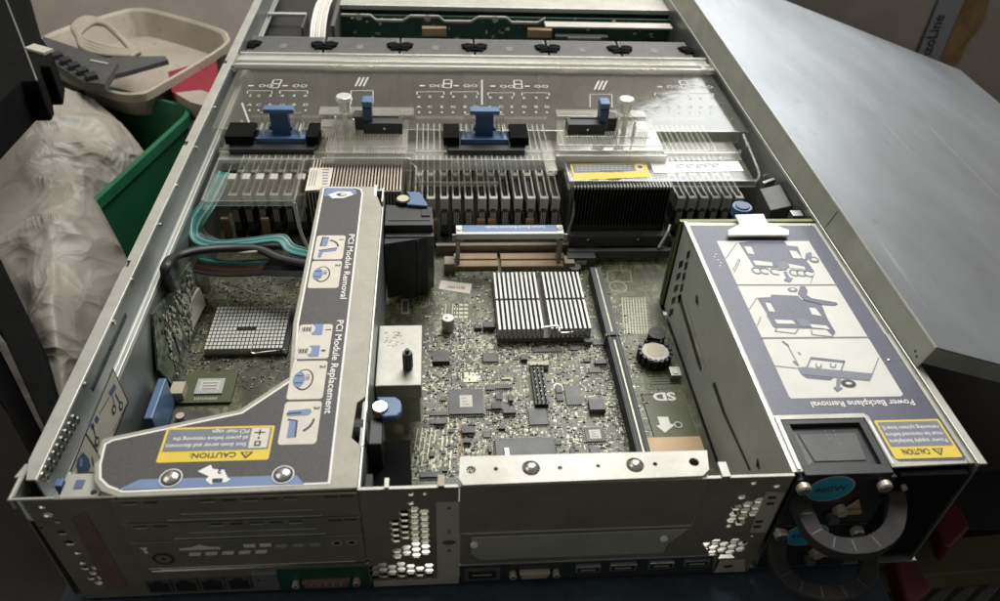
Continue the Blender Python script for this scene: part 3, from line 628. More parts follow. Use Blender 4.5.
# latches on the cage's board side
def latch(x0, x1, y0, y1, z, ztop, nm):
    b = MB(); b.box(x0, x1, y0, y1, z, ztop, 'navy_black'); return b.build(nm, rc_, bevel=.15)
b = MB(); b.prism([(-7.4,21.2),(-4.5,21.9),(-4.1,22.4),(-4.05,24.2),(-7.4,24.6)], 1.6, 6.4, 'navy_black'); b.prism([(-7.4,22.4),(-4.1,22.4),(-4.15,24.6),(-7.4,24.9)], 6.4, 7.1, 'black')
b.box(-7.35,-4.05,21.9,22.35,5.7,6.5,'dark_grey')
for z in (5.4,2.6): b.box(-7.3,-7.1,21.5,21.6,z,z+.5,'galv')
b.box(-7.3,-4.2,22.28,22.34,1.8,5.6,'black_soft'); b.box(-5.2,-5.14,21.6,22.0,1.8,6.3,'dark_grey'); b.box(-7.2,-4.3,22.9,23.0,7.1,7.16,'dark_grey'); b.box(-4.9,-4.3,23.4,24.2,7.1,7.2,'black_soft')
blk = b.build('latch_block', rc_, bevel=.06)
lt = MB(); pts = zz(360,180,5.008, [(232,62),(300,66),(335,120),(340,135),(240,128),(225,112),(250,90)], 7.25)
lt.prism([tuple(p) for p in pts][::-1], 7.15, 7.35, 'blue'); o = lt.build('latch', rc_, bevel=.05)
k_ = MB(); q = at(403,199,z=7.4); k_.cyl((q.x,q.y,7.1), .5, .3, 'black', 'z', 20); k_.cyl((q.x,q.y,7.35), .42, .12, 'cream', 'z', 20); k_.build('screw', o)
b = MB(); b.box(-7.4,-5.4,2.4,5.7,1.2,4.8,'deep_black'); b.box(-7.4,-6.7,3.8,5.6,4.8,6.8,'black'); b.box(-7.4,-7.0,.6,1.9,4,7.0,'black_soft'); b.box(-7.2,-6.2,.5,3.6,2.5,2.7,'dark_grey'); b.build('latch_block', rc_, bevel=.08)
lt = MB(); pts = zz(360,370,7.115, [(118,182),(250,182),(285,205),(297,240),(292,290),(262,322),(165,328),(140,312),(140,285),(175,278),(186,250),(175,222),(120,205)], 7.2)
lt.prism([tuple(p) for p in pts][::-1], 6.75, 7.15, 'blue'); o = lt.build('latch', rc_, bevel=.09)
k_ = MB(); q = at(380,405.5,z=7.2); q = at(380,406,z=7.3); k_.cyl((q.x,q.y,6.9), .42, .3, 'tan', 'z', 20); k_.cyl((q.x,q.y,7.2), .43, .1, 'steel_screw', 'z', 20, .38); k_.build('screw', o)
# silver block with dark thumb screw
sb = thing('bracket_box', 'matt silver metal box with a dark thumbscrew standing up from it', 'metal box', (-6, 12, 1))
b = MB(); b.box(-7.4, -4.8, 9.0, 14.05, 4.4, 5.5, 'galv_light'); b.box(-7.3,-4.9,9.1,13.9,2.2,4.4,'galv'); b.build('box', sb, bevel=.06)
b = MB()
for i in range(26): 
    x, y = random.uniform(-7.1,-6.0), random.uniform(12.2,13.6); b.box(x, x+.12, y, y+.05, 5.5, 5.515, 'paper_dim')
b.build('embossing', sb)
b = MB(); q = at(408,368,z=5.5); b.cyl((q.x,q.y,5.5), .26, 1.25, 'dark_grey', 'z', 14); b.cyl((q.x,q.y,6.75), .12, .25, 'black', 'z', 10)
for i in range(7): t = 2*PI*i/7; b.cyl((q.x+.25*math.cos(t),q.y+.25*math.sin(t),5.6), .05, 1.1, 'black_soft', 'z', 6)
b.build('thumbscrew', sb)

# ------------------------------------------------------------------ middle blank panel
bp_ = thing('riser_blank', 'bare steel blank panel with a bright perforated top flange at the middle of the rear', 'blank panel', (3, .5, 1.8))
b = MB(); fl = [(-2.75,-.1),(8.35,.0),(8.75,.35),(8.95,1.45),(-2.85,1.5),(-2.95,.25)]
hs = [circ(*at(px,py,z=8.6)[:2], r, 16) for px, py, r in ((471,470,.22),(496,469,.11),(560,468,.11),(598,466,.1),(694,462,.24),(655,464,.11))]+[circ(*at(px,py,z=8.6)[:2], .42, 22) for px, py in ((531,468),(635,465))]
b.plate(TOP(8.55), fl, hs, .12, 'galv_light'); b.build('top_flange', bp_, bevel=.03)
for px, py in ((531,468),(635,465)):
    q = at(px,py,z=8.6); s_ = MB(); s_.cyl((q.x,q.y,8.42), .36, .12, 'dark_grey', 'z', 22); s_.dome((q.x,q.y,8.54), .34, .26, 'steel_screw', n=22, k=5); s_.build('screw', bp_)
b = MB(); b.box(-2.9, 8.6, -.1, 0.0, 4.75, 8.49, 'galv_shaded'); b.prism([(-2.85,4.7),(-2.85,1.85),(10.2,1.85),(8.6,4.7)], -.06, 0.0, 'galv_shaded', 'y'); b.box(-2.8,8.55,-.16,-.1,4.68,4.78,'galv_mid')
b.prism([(-2.3,4.4),(-2.3,2.9),(-1.8,2.35),(7.6,2.35),(7.7,3.2),(8.5,4.45)], -.16, -.06, 'galv_mid', 'y'); b.build('rear_face', bp_, bevel=.05)
b = MB(); b.box(-2.9,10.6,-.1,-.02,1.72,1.84,'galv'); b.build('lower_lip', bp_, bevel=.02)
for px, py in ((474,541),(663,535)):
    x, z = R(px, py); s_ = MB(); s_.cyl((x,-.26,z), .19, .1, 'white_print', 'y', 16); s_.build('rivet', bp_)

# ------------------------------------------------------------------ power cage
pc = thing('power_cage', 'power supply cage with a bluish grey instruction label on its top, right side', 'power cage', (17.5, 10, .2))
b = MB(); b.plate(TOP(8.3), [(12.85,.25),(13.35,.26),(13.35,3.45),(17.8,3.45),(17.8,.36),(21.95,.45),(21.95,20.6),(12.85,20.8)], [], .12, 'galv_light'); b.build('top_plate', pc, bevel=.03)
b = MB(); b.box(12.80, 12.95, .2, 20.8, 8.2, 8.42, 'bright_edge'); b.box(21.7,21.95,.4,9.5,8.36,8.42,'galv_light'); b.box(13.1,13.25,.35,3.6,8.36,8.44,'bright_edge'); b.box(17.85,17.95,.5,3.2,8.36,8.4,'bright_edge'); b.build('rim', pc)
sh = []
def sx(pts): return [(-at(a,b_,x=12.85).y, at(a,b_,x=12.85).z) for a, b_ in pts]
for quad in ([(678,296),(681,294),(704,366),(701,372)], [(713,384),(716,382),(726,412),(752,470),(750,470),(723,412)], [(697,294),(699,298),(699,306),(696,302)], [(758,458),(760,462),(761,470),(757,466)]):
    sh.append(sx(quad))
for i in range(5): sh.append(sx([(688-2.2*i,252+11*i),(691-2.2*i,250+11*i),(690-2.2*i,257+11*i),(687-2.2*i,260+11*i)])); sh.append(sx([(680-2.4*i,262+12*i),(684-2.4*i,260+12*i),(683-2.4*i,266+12*i),(679-2.4*i,269+12*i)]))
FS = Fr((12.85,0,0), (0,-1,0), (0,0,1), 0)
b = MB(); b.plate(FS, [(-20.7,.9),(-.2,.9),(-.2,8.2),(-20.7,8.2)], [], .08, 'cage_steel')
for q_ in sh: b.poly(Fr((12.80,0,0),(0,-1,0),(0,0,1)), q_, 'black')
b.poly(Fr((12.80,0,0),(0,-1,0),(0,0,1)), sx([(683,300),(686,302),(706,366),(704,371)]), 'bright_edge', 1)
b.poly(Fr((12.80,0,0),(0,-1,0),(0,0,1)), sx([(674,238),(676,238),(660,312),(657,312)]), 'dark_grey', 0)
b.build('side_wall', pc)
b = MB(); b.box(12.6, 22.0, 20.95, 21.15, .9, 8.25, 'pcb_dark'); b.box(12.6,12.75,20.9,21.2,.9,8.3,'pcb_edge'); b.box(12.6,22,20.9,21.2,8.2,8.32,'pcb_edge'); b.build('power_backplane', pc)
b = MB(); tb = zz(640,190,2.612, [(250,58),(325,56),(335,78),(392,98),(392,112),(232,112),(232,98),(262,82)], 8.9)
b.prism([tuple(p) for p in tb][::-1], 8.55, 8.72, 'white_print'); b.build('release_tab', pc, bevel=.05)
b = MB(); q = at(741,209,z=8); b.cyl((q.x,q.y-.1,7.6), .7, .7, 'blue', 'z', 24); b.cyl((q.x,q.y-.1,8.3), .5, .1, 'ink_blue', 'z', 20); b.build('knob', pc, bevel=.06)
P_ = MB(); T4 = TOP(8.362)
lab2 = [(13.1,20.4),(13.1,3.75),(17.85,3.75),(18.05,3.55),(18.05,1.0),(18.3,.65),(21.6,.6),(21.7,.8),(21.7,20.3)]
P_.poly(T4, lab2, 'label_psu', 0)
P_.poly(T4, zz(700,230,6.25, [(105,70),(680,70)], 8.37)+zz(740,310,5.556, [(905,468),(895,480),(285,492),(272,480)], 8.37), 'paper_psu', 1)
def pz(pts, m, k=2): P_.poly(T4, zz(700,230,6.25, pts, 8.37)[::-1], m, k)
def pl(pts, w, m='ink_grey', k=4): P_.line(T4, zz(700,230,6.25, pts, 8.37), w, m, k)
def qz(pts, m, k=3): P_.poly(T4, zz(740,310,5.556, pts, 8.37)[::-1], m, k)
def ql(pts, w, m='ink_grey', k=4): P_.line(T4, zz(740,310,5.556, pts, 8.37), w, m, k)
pl([(232,345),(862,345)], .09); ql([(118,157),(720,153)], .1)
BL = 'label_psu'
pz([(240,80),(310,72),(525,72),(545,98),(610,105),(640,180),(660,185),(715,262),(700,270),(640,245),(560,240),(340,235)], BL)
for w4 in ([(275,105),(320,108),(340,155),(300,150)],[(330,192),(450,205),(455,228),(345,222)],[(550,213),(650,232),(660,248),(560,240)],[(558,130),(600,135),(635,175),(620,182),(580,178)]): pz(w4, 'paper_psu', 4)
pz([(470,215),(510,200),(550,205),(545,250),(500,255)], 'ink_grey', 5); pl([(232,80),(160,180)], .05); pl([(250,190),(212,270)], .05); pl([(250,190),(238,188),(205,255)], .05)
for x_ in (355,405,470,590,635,680): 
    for s_ in range(1): 
        c_ = zz(700,230,6.25,[(x_,255+(x_-355)*.06)],8.37)[0]; P_.arc(T4, c_[0], c_[1], .3, 20, 300, .09, 'ink_grey', 5)
pz([(520,262),(540,262),(560,300),(580,305),(560,328),(520,315),(540,303)], 'ink_grey', 6); c_ = zz(700,230,6.25,[(712,188)],8.37)[0]; P_.disc(T4, *c_, .32, 'ink_grey', 5); P_.disc(T4, *c_, .19, 'paper_psu', 6, .13)
pz([(660,150),(690,140),(700,160),(675,185),(655,190)], 'ink_grey', 5); pl([(715,270),(690,335)], .04)
pz([(355,425),(440,420),(445,405),(610,412),(640,440),(660,415),(720,435),(760,470),(800,562),(440,562)], BL)
for w4 in ([(405,455),(440,460),(470,515),(430,510)],[(680,488),(720,490),(760,540),(700,530)]): pz(w4, 'paper_psu', 4)
pz([(625,355),(655,355),(672,385),(665,410),(700,430),(850,455),(860,465),(840,475),(760,468),(650,440),(610,400)], BL, 5); c_ = zz(700,230,6.25,[(578,375)],8.37)[0]; P_.disc(T4, *c_, .3, 'ink_grey', 5, .2); P_.disc(T4, *c_, .15, 'paper_psu', 6, .1)
pl([(355,425),(305,500)], .05)
qz([(150,30),(185,0),(455,0),(530,125),(510,140),(480,110),(390,105),(190,100)], BL)
for w4 in ([(190,55),(290,60),(310,80),(205,78)],[(385,80),(480,90),(500,110),(400,100)]): qz(w4, 'paper_psu', 4.5)
qz([(310,55),(345,50),(385,70),(385,95),(340,95)], 'ink_grey', 5); ql([(205,100),(195,120),(305,132),(325,105)], .06); ql([(395,112),(400,138),(510,150),(528,125)], .06); ql([(150,30),(188,95)], .08); ql([(115,40),(95,90)], .05)
ql([(195,312),(320,325)], .05); qz([(320,322),(350,318),(740,355),(720,395),(640,388),(340,360)], 'ink_grey', 4); qz([(345,362),(520,378),(500,392),(370,380)], 'label_psu', 3)
ql([(370,320),(395,265),(580,285),(560,340)], .08); ql([(395,272),(578,292)], .08)
for x_ in (430,510): ql([(x_-8,298),(x_-6,318),(x_+18,320),(x_+22,302)], .06)
ql([(262,195),(320,300)], .05); ql([(235,175),(268,200)], .14); ql([(295,285),(325,310)], .14); ql([(322,235),(335,250)], .1); ql([(770,265),(735,355)], .05)
qz([(535,385),(562,388),(552,430),(572,435),(540,455),(515,430),(532,430)], 'ink_grey', 6); c_ = zz(740,310,5.556,[(602,410)],8.37)[0]; P_.disc(T4, *c_, .4, 'ink', 5, .28); P_.disc(T4, *c_, .18, 'paper_psu', 6, .1)
q1 = zz(740,310,5.556, [(930,515),(360,530)], 8.37)
Qp = FLIP(8.362, 20.9, 4.12); P_.text(Qp, 0, -.42, .56, 'Power Backplane Removal', 'white_print', 3, 'l', .012, .93)
caution(P_, 8.362, 18.15, 21.6, .78, 3.2, ['Power supply backplane', 'must be removed before', 'removing system board.'], (.25, .42))
for i in range(5): P_.disc(T4, 13.9+random.uniform(-.15,.15), 17.2-.3*i, .05, 'white_print', 2)
P_.build('instruction_label', pc)
b = MB()
for (px,py) in ((889,360),(810,225)): q = at(px,py,z=8.4); b.dome((q.x,q.y,8.37), .12, .08, 'steel_screw', n=12)
b.build('rivet', pc)
b = MB(); b.box(18.1, 21.9, .3, .5, .5, 7.9, 'deep_black'); b.box(18.2,21.6,.0,.3,7.3,8.1,'deep_black'); b.cyl((18.6,-.2,7.3), .14, .2, 'copper', 'y', 12); b.build('blank_cover', pc)

def psu(z0, z1, lab, up):
    p = thing('power_supply', lab, 'power supply', (15.5, 8, z0), 'power supplies')
    b = MB(); b.box(13.1, 18.0, .0, 18, z0, z1, 'black')
    if up:
        b.box(13.4,17.75,.05,.55,z1,z1+.28,'black'); b.box(13.4,17.75,3.15,3.42,z1,z1+.28,'black'); b.box(13.4,13.75,.5,3.2,z1,z1+.28,'black'); b.box(17.4,17.75,.5,3.2,z1,z1+.28,'black'); b.prism([(14.3,1.0),(16.9,1.0),(17.1,2.7),(14.1,2.7)],z1,z1+.05,'dark_grey'); b.prism([(13.75,.6),(14.2,1.0),(14.0,2.8),(13.75,3.1)],z1,z1+.03,'chip_l')
        Tq = Fr((15.9,2.9,z1+.045), (0,-1,0), (1,0,0))
        for i in range(2): b.text(Tq, 0, -.45*i, .42, ['IECC-81','0I-100'][i] if False else ['- - - -','- - -'][i], 'ink_grey', 0, 'l')
    b.build('housing', p, bevel=.06)
    zc = z1-.62 if up else z1-.7
    b = MB(); a = math.radians(8); fr = Fr((14.9,-.06,zc-.08), (math.cos(a),0,math.sin(a)), (-math.sin(a),0,math.cos(a)))
    b.disc(fr, 0, 0, 1.16, 'paper_dim', 0, 1.0, 36); b.disc(fr, 0, 0, 1.10, 'teal_disc', 1, .94, 36); b.text(fr, 0, -.2, .62, '460W', 'ink', 2, 'c', .02, 1.02); b.build('rating_disc', p)
    b = MB(); zh = z1-1.65
    PX = ((800,486),(799,500),(805,517),(815,535),(832,546),(852,549),(874,545),(891,531),(896,508),(886,486)) if up else ((778,545),(777,560),(785,577),(800,589),(820,595),(842,594),(860,586),(868,570),(866,552),(858,540))
    pts = [tuple(at(a_, c_, z=zh)) for a_, c_ in PX]; pts[0] = (pts[0][0], .1, zh+.3); pts[-1] = (pts[-1][0], .1, zh+.3); OLD = [(13.2,.1,zh+.3),(13.15,-1.0,zh+.1),(13.5,-2.1,zh),(14.3,-2.8,zh),(15.3,-3.0,zh),(16.3,-2.9,zh),(17.2,-2.2,zh),(17.7,-1.0,zh+.1),(17.6,.1,zh+.3)]
    b.tube(pts, .60, 'rubber', 4, .70, ph=PI/4); b.build('handle', p, bevel=.1)
    b = MB()
    for i in range(2, 7):
        a_ = V(*pts[i]); d_ = (V(*pts[i+1])-V(*pts[i-1])).normalized(); n_ = V(-d_.y, d_.x, 0)
        if False: b.add([a_+d_*.05+n_*.33+V(0,0,.34), a_-d_*.05+n_*.33+V(0,0,.34), a_-d_*.05-n_*.33+V(0,0,.34), a_+d_*.05-n_*.33+V(0,0,.34)], [(0,1,2,3)], 'black')
    for i in range(2, 7):
        a_ = V(*pts[i]); d_ = (V(*pts[i+1])-V(*pts[i-1])).normalized(); n_ = V(-d_.y, d_.x, 0); R3 = Matrix((d_, n_, V(0,0,1))).transposed()
        b.box(-.035, .035, -.30, .30, .2, .31, 'chip'); b.v[-8:] = [a_+R3@v for v in b.v[-8:]]
    b.build('handle_rib', p)
    for x in (13.35, 17.35):
        s_ = MB(); s_.cyl((x,-.45,z1-.3), .34, .3, 'copper', 'y', 16); s_.cyl((x,-.5,z1-.3), .28, .06, 'steel_screw', 'y', 16); s_.cyl((x,-.3,z1-.3),.2,.35,'steel_screw','y',12); s_.build('screw', p, bevel=.03)
    b = MB(); b.box(15.6,17.0,-.3,0,z1-2.6,z1-2.4,'tan'); b.cyl((15.9,-.45,z1-2.3), .28, .4, 'copper', 'y', 14); b.cyl((15.7,-.45,z1-2.95), .28, .4, 'dark_grey', 'y', 14); b.prism([(16.2,z1-2.2),(16.9,z1-2.2),(16.6,z1-1.6)], -.2, -.1, 'tan', 'y'); b.build('latch_pin', p)
    return p
psu(4.35, 8.05, 'upper black power supply with a teal 460W disc and a folded brown handle', True)
psu(.2, 4.2, 'lower black power supply whose teal disc is half hidden by the handle above', False)
# ------------------------------------------------------------------ system board
bd = thing('system_board', 'olive green main circuit board crowded with chips at the bottom of the case', 'circuit board', (-4, 20, .6))
b = MB(); b.prism([(-20.7,.35),(12.6,.35),(12.6,21.3),(21.7,21.3),(21.7,46),(-20.7,46)], .55, .8, 'pcb'); b.build('board', bd)
Z = .8; TB = TOP(Z, 0, 0)
def X(px, py, z=Z): return at(px, py, z=z)
# prints
s = MB()
def silk(pts, w=.05, m='silk'): s.line(TB, [tuple(X(*p)[:2]) for p in pts], w, m, 0)
q = X(421,302); s.arc(TB, q.x, q.y, .62, 0, 360, .1, 'silk', 0, 30); s.arc(TB, q.x, q.y, .45, 0, 360, .05, 'silk', 0, 24); s.line(TB, [(q.x-.25,q.y-.45),(q.x-.05,q.y+.4)], .09, 'silk'); s.line(TB, [(q.x+.0,q.y-.4),(q.x+.22,q.y+.45)], .09, 'silk'); s.arc(TB,q.x-.08,q.y-.02,.16,0,180,.07,'silk',0,6); s.arc(TB,q.x+.14,q.y+.05,.16,180,360,.07,'silk',0,6)
q = X(457,287); s_keep = s; s = MB(); s.poly(TB, [tuple(X(*p)[:2]) for p in ((441,280.5),(472,284),(470,294),(438.5,289))][::-1], 'paper', 1); Qs = Fr((X(470,288.5).x, X(470,288.5).y, Z), (-1,.1,0), (-.1,-1,0)); s.text(Qs, .35, -.15, .42, '5674 0861', 'red_dull', 3, 'l', 0, .8); s.build('paper_sticker', bd); s = s_keep
s.rect(TB, *sorted((X(401,312).x, X(409,312).x)), X(405,314).y, X(405,299).y, 'paper_dim', 1); s.rect(TB, X(402.5,312).x, X(407.5,312).x, X(405,312.5).y, X(405,301).y, 'chip_l', 2)
# SD mark and arrow (print on the shiny patch beside the slot)
s.poly(TB, [tuple(X(*p)[:2]) for p in ((640,394),(683,393),(700,440),(655,442))][::-1], 'pcb_flat', 0)
q = X(662,404.5); Qs = FLIP(Z, X(678,400).x, X(678,400).y); s.text(Qs, .1, -.62, .95, 'SD', 'white_print', 3, 'l', .04, 1.3)
s.poly(TB, [tuple(X(*p)[:2]) for p in ((657,417),(668,417),(670,424),(675,425),(665,433),(656,426),(660,425))][::-1], 'white_print', 3)
silk([(641,395),(654,437)]); silk([(641,395),(683,393)]); silk([(683,393),(699,437)]); 
for (px, py, r) in ((678,425,.17),(558,387,.2),(463,370,.1)):
    q = X(px, py); s.disc(TB, q.x, q.y, r*1.6, 'pad', 4); s.disc(TB, q.x, q.y, r, 'black', 5)
q = X(618,287); s.arc(TB, q.x, q.y, .65, 0, 360, .09, 'silk', 1, 24); silk([(608,271),(630,271),(632,282),(607,282),(608,271)], .06)
for i in range(9): silk([(622+2.8*i,298),(624.5+2.9*i,334)], .09, 'pad')
for j in range(12): silk([(622+.1*j,298+3*j),(647+.4*j,298+3*j)], .05, 'pad')
for i in range(4): silk([(446+3.5*i,304),(445+3.5*i,316)], .07, 'tan' if i%2 else 'pad')
for i in range(3):
    for j in range(4): q = X(456+5*i, 305+4*j); s.rect(TB, q.x-.14, q.x+.14, q.y-.12, q.y+.12, 'pad')
s.poly(TB, [tuple(X(*p)[:2]) for p in ((527,377),(546,377),(547,396),(530,400))][::-1], 'pcb_flat', 1)
s.poly(TB, [tuple(X(*p)[:2]) for p in ((640,360),(674,360),(681,388),(645,390))][::-1], 'pcb_flat', 0)
for j in range(6): silk([(645+j*1.5,372+2.5*j),(672+j*1.5,371+2.5*j)], .05, 'pad' if j%2 else 'silk')
for i in range(6): silk([(455-i*2.2,425),(452-i*2.4,470)], .09, 'pad' if i%2 else 'pcb_flat'); 
silk([(461,425),(459,460)], .35, 'tan')
for i in range(5): silk([(436-i*4.5,428),(431-i*4.8,466)], .06, 'pad')
for i in range(28): q = X(616+i*1.12+1.5, 360+i*3.55); s.disc(TB, q.x-.7, q.y, .06, 'pad_w', 2, n=8); s.disc(TB, q.x-.9, q.y, .06, 'pad_w', 2, n=8)
s.build('silkscreen_print', bd)
# crowd of tiny components
def inpoly(x, y, P):
    c = False
    for i in range(len(P)):
        (x1,y1),(x2,y2) = P[i-1], P[i]
        if (y1 > y) != (y2 > y) and x < (x2-x1)*(y-y1)/(y2-y1)+x1: c = not c
    return c
dense = [tuple(X(*p)[:2]) for p in ((425,330),(470,318),(600,335),(612,370),(638,470),(400,480),(425,430),(423,385))]
mid = [tuple(X(*p)[:2]) for p in ((405,275),(600,262),(700,470),(640,470),(600,345),(430,325))]
leftp = [tuple(X(*p)[:2]) for p in ((200,285),(318,270),(290,370),(240,400),(170,410),(165,380))]
keep = [[tuple(X(*p)[:2]) for p in K] for K in (((436,278),(474,282),(474,297),(436,292)),((411,293),(431,293),(431,311),(411,311)),((645,392),(690,392),(705,440),(655,440)),((527,377),(548,377),(548,398),(530,400)))]
def crowd(P, n, big, cols, sparse=0):
    xs = [p[0] for p in P]; ys = [p[1] for p in P]; M = MB(); k = 0; rnd = random.Random(len(P)*n)
    cl = [(rnd.uniform(min(xs),max(xs)), rnd.uniform(min(ys),max(ys)), rnd.uniform(.4,1.6), rnd.choice([0,1])) for _ in range(110)]
    while k < n:
        if rnd.random() < .5: cx, cy, rr, o = rnd.choice(cl); x, y = cx+rnd.gauss(0,rr*.5), cy+rnd.gauss(0,rr*.5)
        else: x, y, o = rnd.uniform(min(xs),max(xs)), rnd.uniform(min(ys),max(ys)), rnd.choice([0,1])
        if not inpoly(x, y, P) or any(inpoly(x, y, K) for K in keep): continue
        x = round(x/.13)*.13; y = round(y/.13)*.13
        w_, l_ = rnd.uniform(.05,.11), rnd.uniform(.08,.26)*big
        if rnd.random() < .12: w_ *= 2.3
        if o: w_, l_ = l_, w_
        c_ = rnd.choice(cols); h = {'silk':.004,'pad_w':.015,'pad':.012,'cream':.02,'pcb_flat':.01}.get(c_, rnd.uniform(.02,.07))
        if h > .02 and rnd.random() < .5:
            M.box(x-w_/2, x+w_/2, y-l_/2, y+l_/2, Z+.001, Z+h+.02, c_)
            if o: M.box(x-w_/2-.05, x-w_/2, y-l_/2, y+l_/2, Z+.001, Z+h*.8, 'pad_w'); M.box(x+w_/2, x+w_/2+.05, y-l_/2, y+l_/2, Z+.001, Z+h*.8, 'pad_w')
        else: M.box(x-w_/2, x+w_/2, y-l_/2, y+l_/2, Z+.001, Z+h, c_)
        k += 1
    return M
b = crowd(dense, 5200, .95, ['pad_w','silk','silk','pad','pad','chip','cream','dark_grey','pad','pad_w','chip_l']); b.build('tiny_components', bd, kind='stuff')
b = crowd(mid, 1300, 1., ['pad','chip','silk','pcb_flat','pcb_flat','tan','silk','pad']); b.build('small_components', bd, kind='stuff')
b = crowd(leftp, 1000, 1., ['pad','chip','chip','pcb_flat','dark_grey','dark_grey','tan','pcb_flat']); b.build('left_side_components', bd, kind='stuff')  # darker palette puts the left side's shade into the components
# integrated circuits
def ic(px, py, wx_, wy_, h=.16, m='chip_l', pins=True, z=Z, lab=None, nm='chip'):
    q = X(px, py, z+h); b = MB(); x0, x1, y0, y1 = q.x-wx_/2, q.x+wx_/2, q.y-wy_/2, q.y+wy_/2
    b.box(x0, x1, y0, y1, z+.03, z+h, m)
    if pins:
        n = int(wx_/.13)
        for i in range(n):
            x = x0+(i+.5)*wx_/n
            for (a, c_) in ((y0-.12,y0),(y1,y1+.12)): b.box(x-.025, x+.025, a, c_, z+.005, z+h*.5, 'pad_w')
        if pins == 4:
            n = int(wy_/.13)
            for i in range(n):
                y = y0+(i+.5)*wy_/n
                for (a, c_) in ((x0-.12,x0),(x1,x1+.12)): b.box(a, c_, y-.025, y+.025, z+.005, z+h*.5, 'pad_w')
    if lab: b.box(q.x-lab[0], q.x+lab[0], q.y-lab[1], q.y+lab[1], z+h, z+h+.01, 'paper'); 
    if lab:
        for i in range(3): b.box(q.x-lab[0]*.6, q.x+lab[0]*.5-.1*i, q.y-lab[1]*.6+i*lab[1]*.5, q.y-lab[1]*.6+i*lab[1]*.5+.05, z+h+.01, z+h+.015, 'ink_grey')
    return b.build(nm, bd, bevel=.02)
ic(466,401,2.15,2.1,.22,'chip',4,lab=(.4,.5)); ic(526,452,3.6,2.2,.22,'chip',4); ic(538,416,1.15,1.35,.14,'chip_l',4); ic(441,356,1.15,1.0,.35,'chip',0); ic(490,357,.95,.85,.16,'chip',4)
ic(573,395,1.0,1.65,.12,'chip_l',True); ic(559,389,.45,.6,.14,'chip',True); ic(560,397,.45,.6,.14,'chip',True); ic(490,387,.6,.45,.14,'chip',True); ic(504,386,1.1,.4,.14,'chip',True)
ic(492,407,.75,.35,.14,'chip',True); ic(504,407,.7,.35,.14,'chip',True); ic(438,413,1.1,.35,.14,'chip',True); ic(438,421,1.05,.4,.14,'chip',True); ic(431,474,1.3,.4,.18,'chip',True)
ic(597,404,1.0,.9,.45,'chip_l',0,nm='inductor'); ic(489,324,.8,.6,.45,'chip',0,nm='inductor'); ic(478,326,.5,.4,.3,'chip',0,nm='inductor'); ic(595,434,1.2,1.1,.16,'chip',4,lab=(.35,.35)); ic(443,398,.4,.4,.14,'chip',True)
ic(471,377,1.0,.9,.05,'pad',0,nm='shield'); ic(548,350,2.0,.3,.12,'dark_grey',True); ic(506,378,.6,.2,.1,'cream',0,nm='crystal'); ic(507,452,.3,.7,.35,'copper',0,nm='crystal'); ic(490,449,.2,.4,.2,'chip',0); ic(502,426,.4,.4,.2,'chip',0)
ic(539,363,1.3,.35,.5,'cream',0,nm='connector'); ic(450,399,.35,.3,.1,'chip',0)
rn = random.Random(11); done = []
while len(done) < 34:
    px, py = rn.uniform(425,612), rn.uniform(335,470)
    if any(abs(px-a)<26 and abs(py-c_)<20 for a, c_ in ((466,401),(526,445),(538,380),(573,395),(560,393),(595,430),(597,404),(441,356),(490,357),(538,412),(408,425))) or any(abs(px-a)<11 and abs(py-c_)<8 for a, c_ in done): continue
    q = X(px, py)
    if not inpoly(q.x, q.y, dense): continue
    done.append((px, py)); ic(px, py, rn.choice([.3,.45,.6,.8]), rn.choice([.25,.35,.5]), rn.choice([.12,.16,.3]), rn.choice(['chip','chip','chip_l','dark_grey']), rn.choice([True,True,0]))
# pin header
b = MB(); q0 = X(539,382,1.2); b.box(q0.x-.42, q0.x+.42, q0.y-1.9, q0.y+1.6, Z, 1.2, 'black')
for i in range(10):
    for k in range(3): b.box(q0.x-.3+.26*k, q0.x-.22+.26*k, q0.y-1.75+.34*i, q0.y-1.67+.34*i, 1.2, 1.5, 'pad' if (i+k)%2 else 'dark_grey')
b.build('pin_header', bd)
# capacitor
b = MB(); q = X(448,318,1.9); b.cyl((q.x,q.y,Z), .42, 1.1, 'galv', 'z', 24); b.cyl((q.x,q.y,Z+1.1), .42, .04, 'white_print', 'z', 24, .38); b.box(q.x-.18,q.x-.04,q.y-.1,q.y+.02,Z+1.14,Z+1.16,'red_dull'); b.build('capacitor', bd)
for px, py in ((661,254),(489,250),(470,252)):
    q = X(px, py, 1.2)
    if px == 661: b = MB(); b.cyl((q.x,q.y,Z), .35, .5, 'galv', 'z', 16); b.dome((q.x,q.y,Z+.5), .33, .15, 'copper', n=16); b.build('standoff', bd)
# expansion slot
sl = MB(); x0 = 8.1
sl.box(x0-.42, x0+.42, 16.7, 24.2, Z, 1.9, 'black'); sl.box(x0-.42, x0+.42, 5.2, 16.5, Z, 1.9, 'black_soft'); sl.box(x0-.06, x0+.06, 17, 24, 1.9, 1.915, 'pad'); sl.box(x0-.06, x0+.06, 5.5, 16.2, 1.9, 1.915, 'pad')
sl.box(x0-.30,x0-.24,5.4,24,1.9,1.93,'dark_grey'); sl.box(x0+.24,x0+.30,5.4,24,1.9,1.93,'dark_grey'); sl.box(x0-.55,x0-.43,16.5,16.75,Z,2.0,'dark_grey'); sl.build('expansion_slot', bd, bevel=.03)
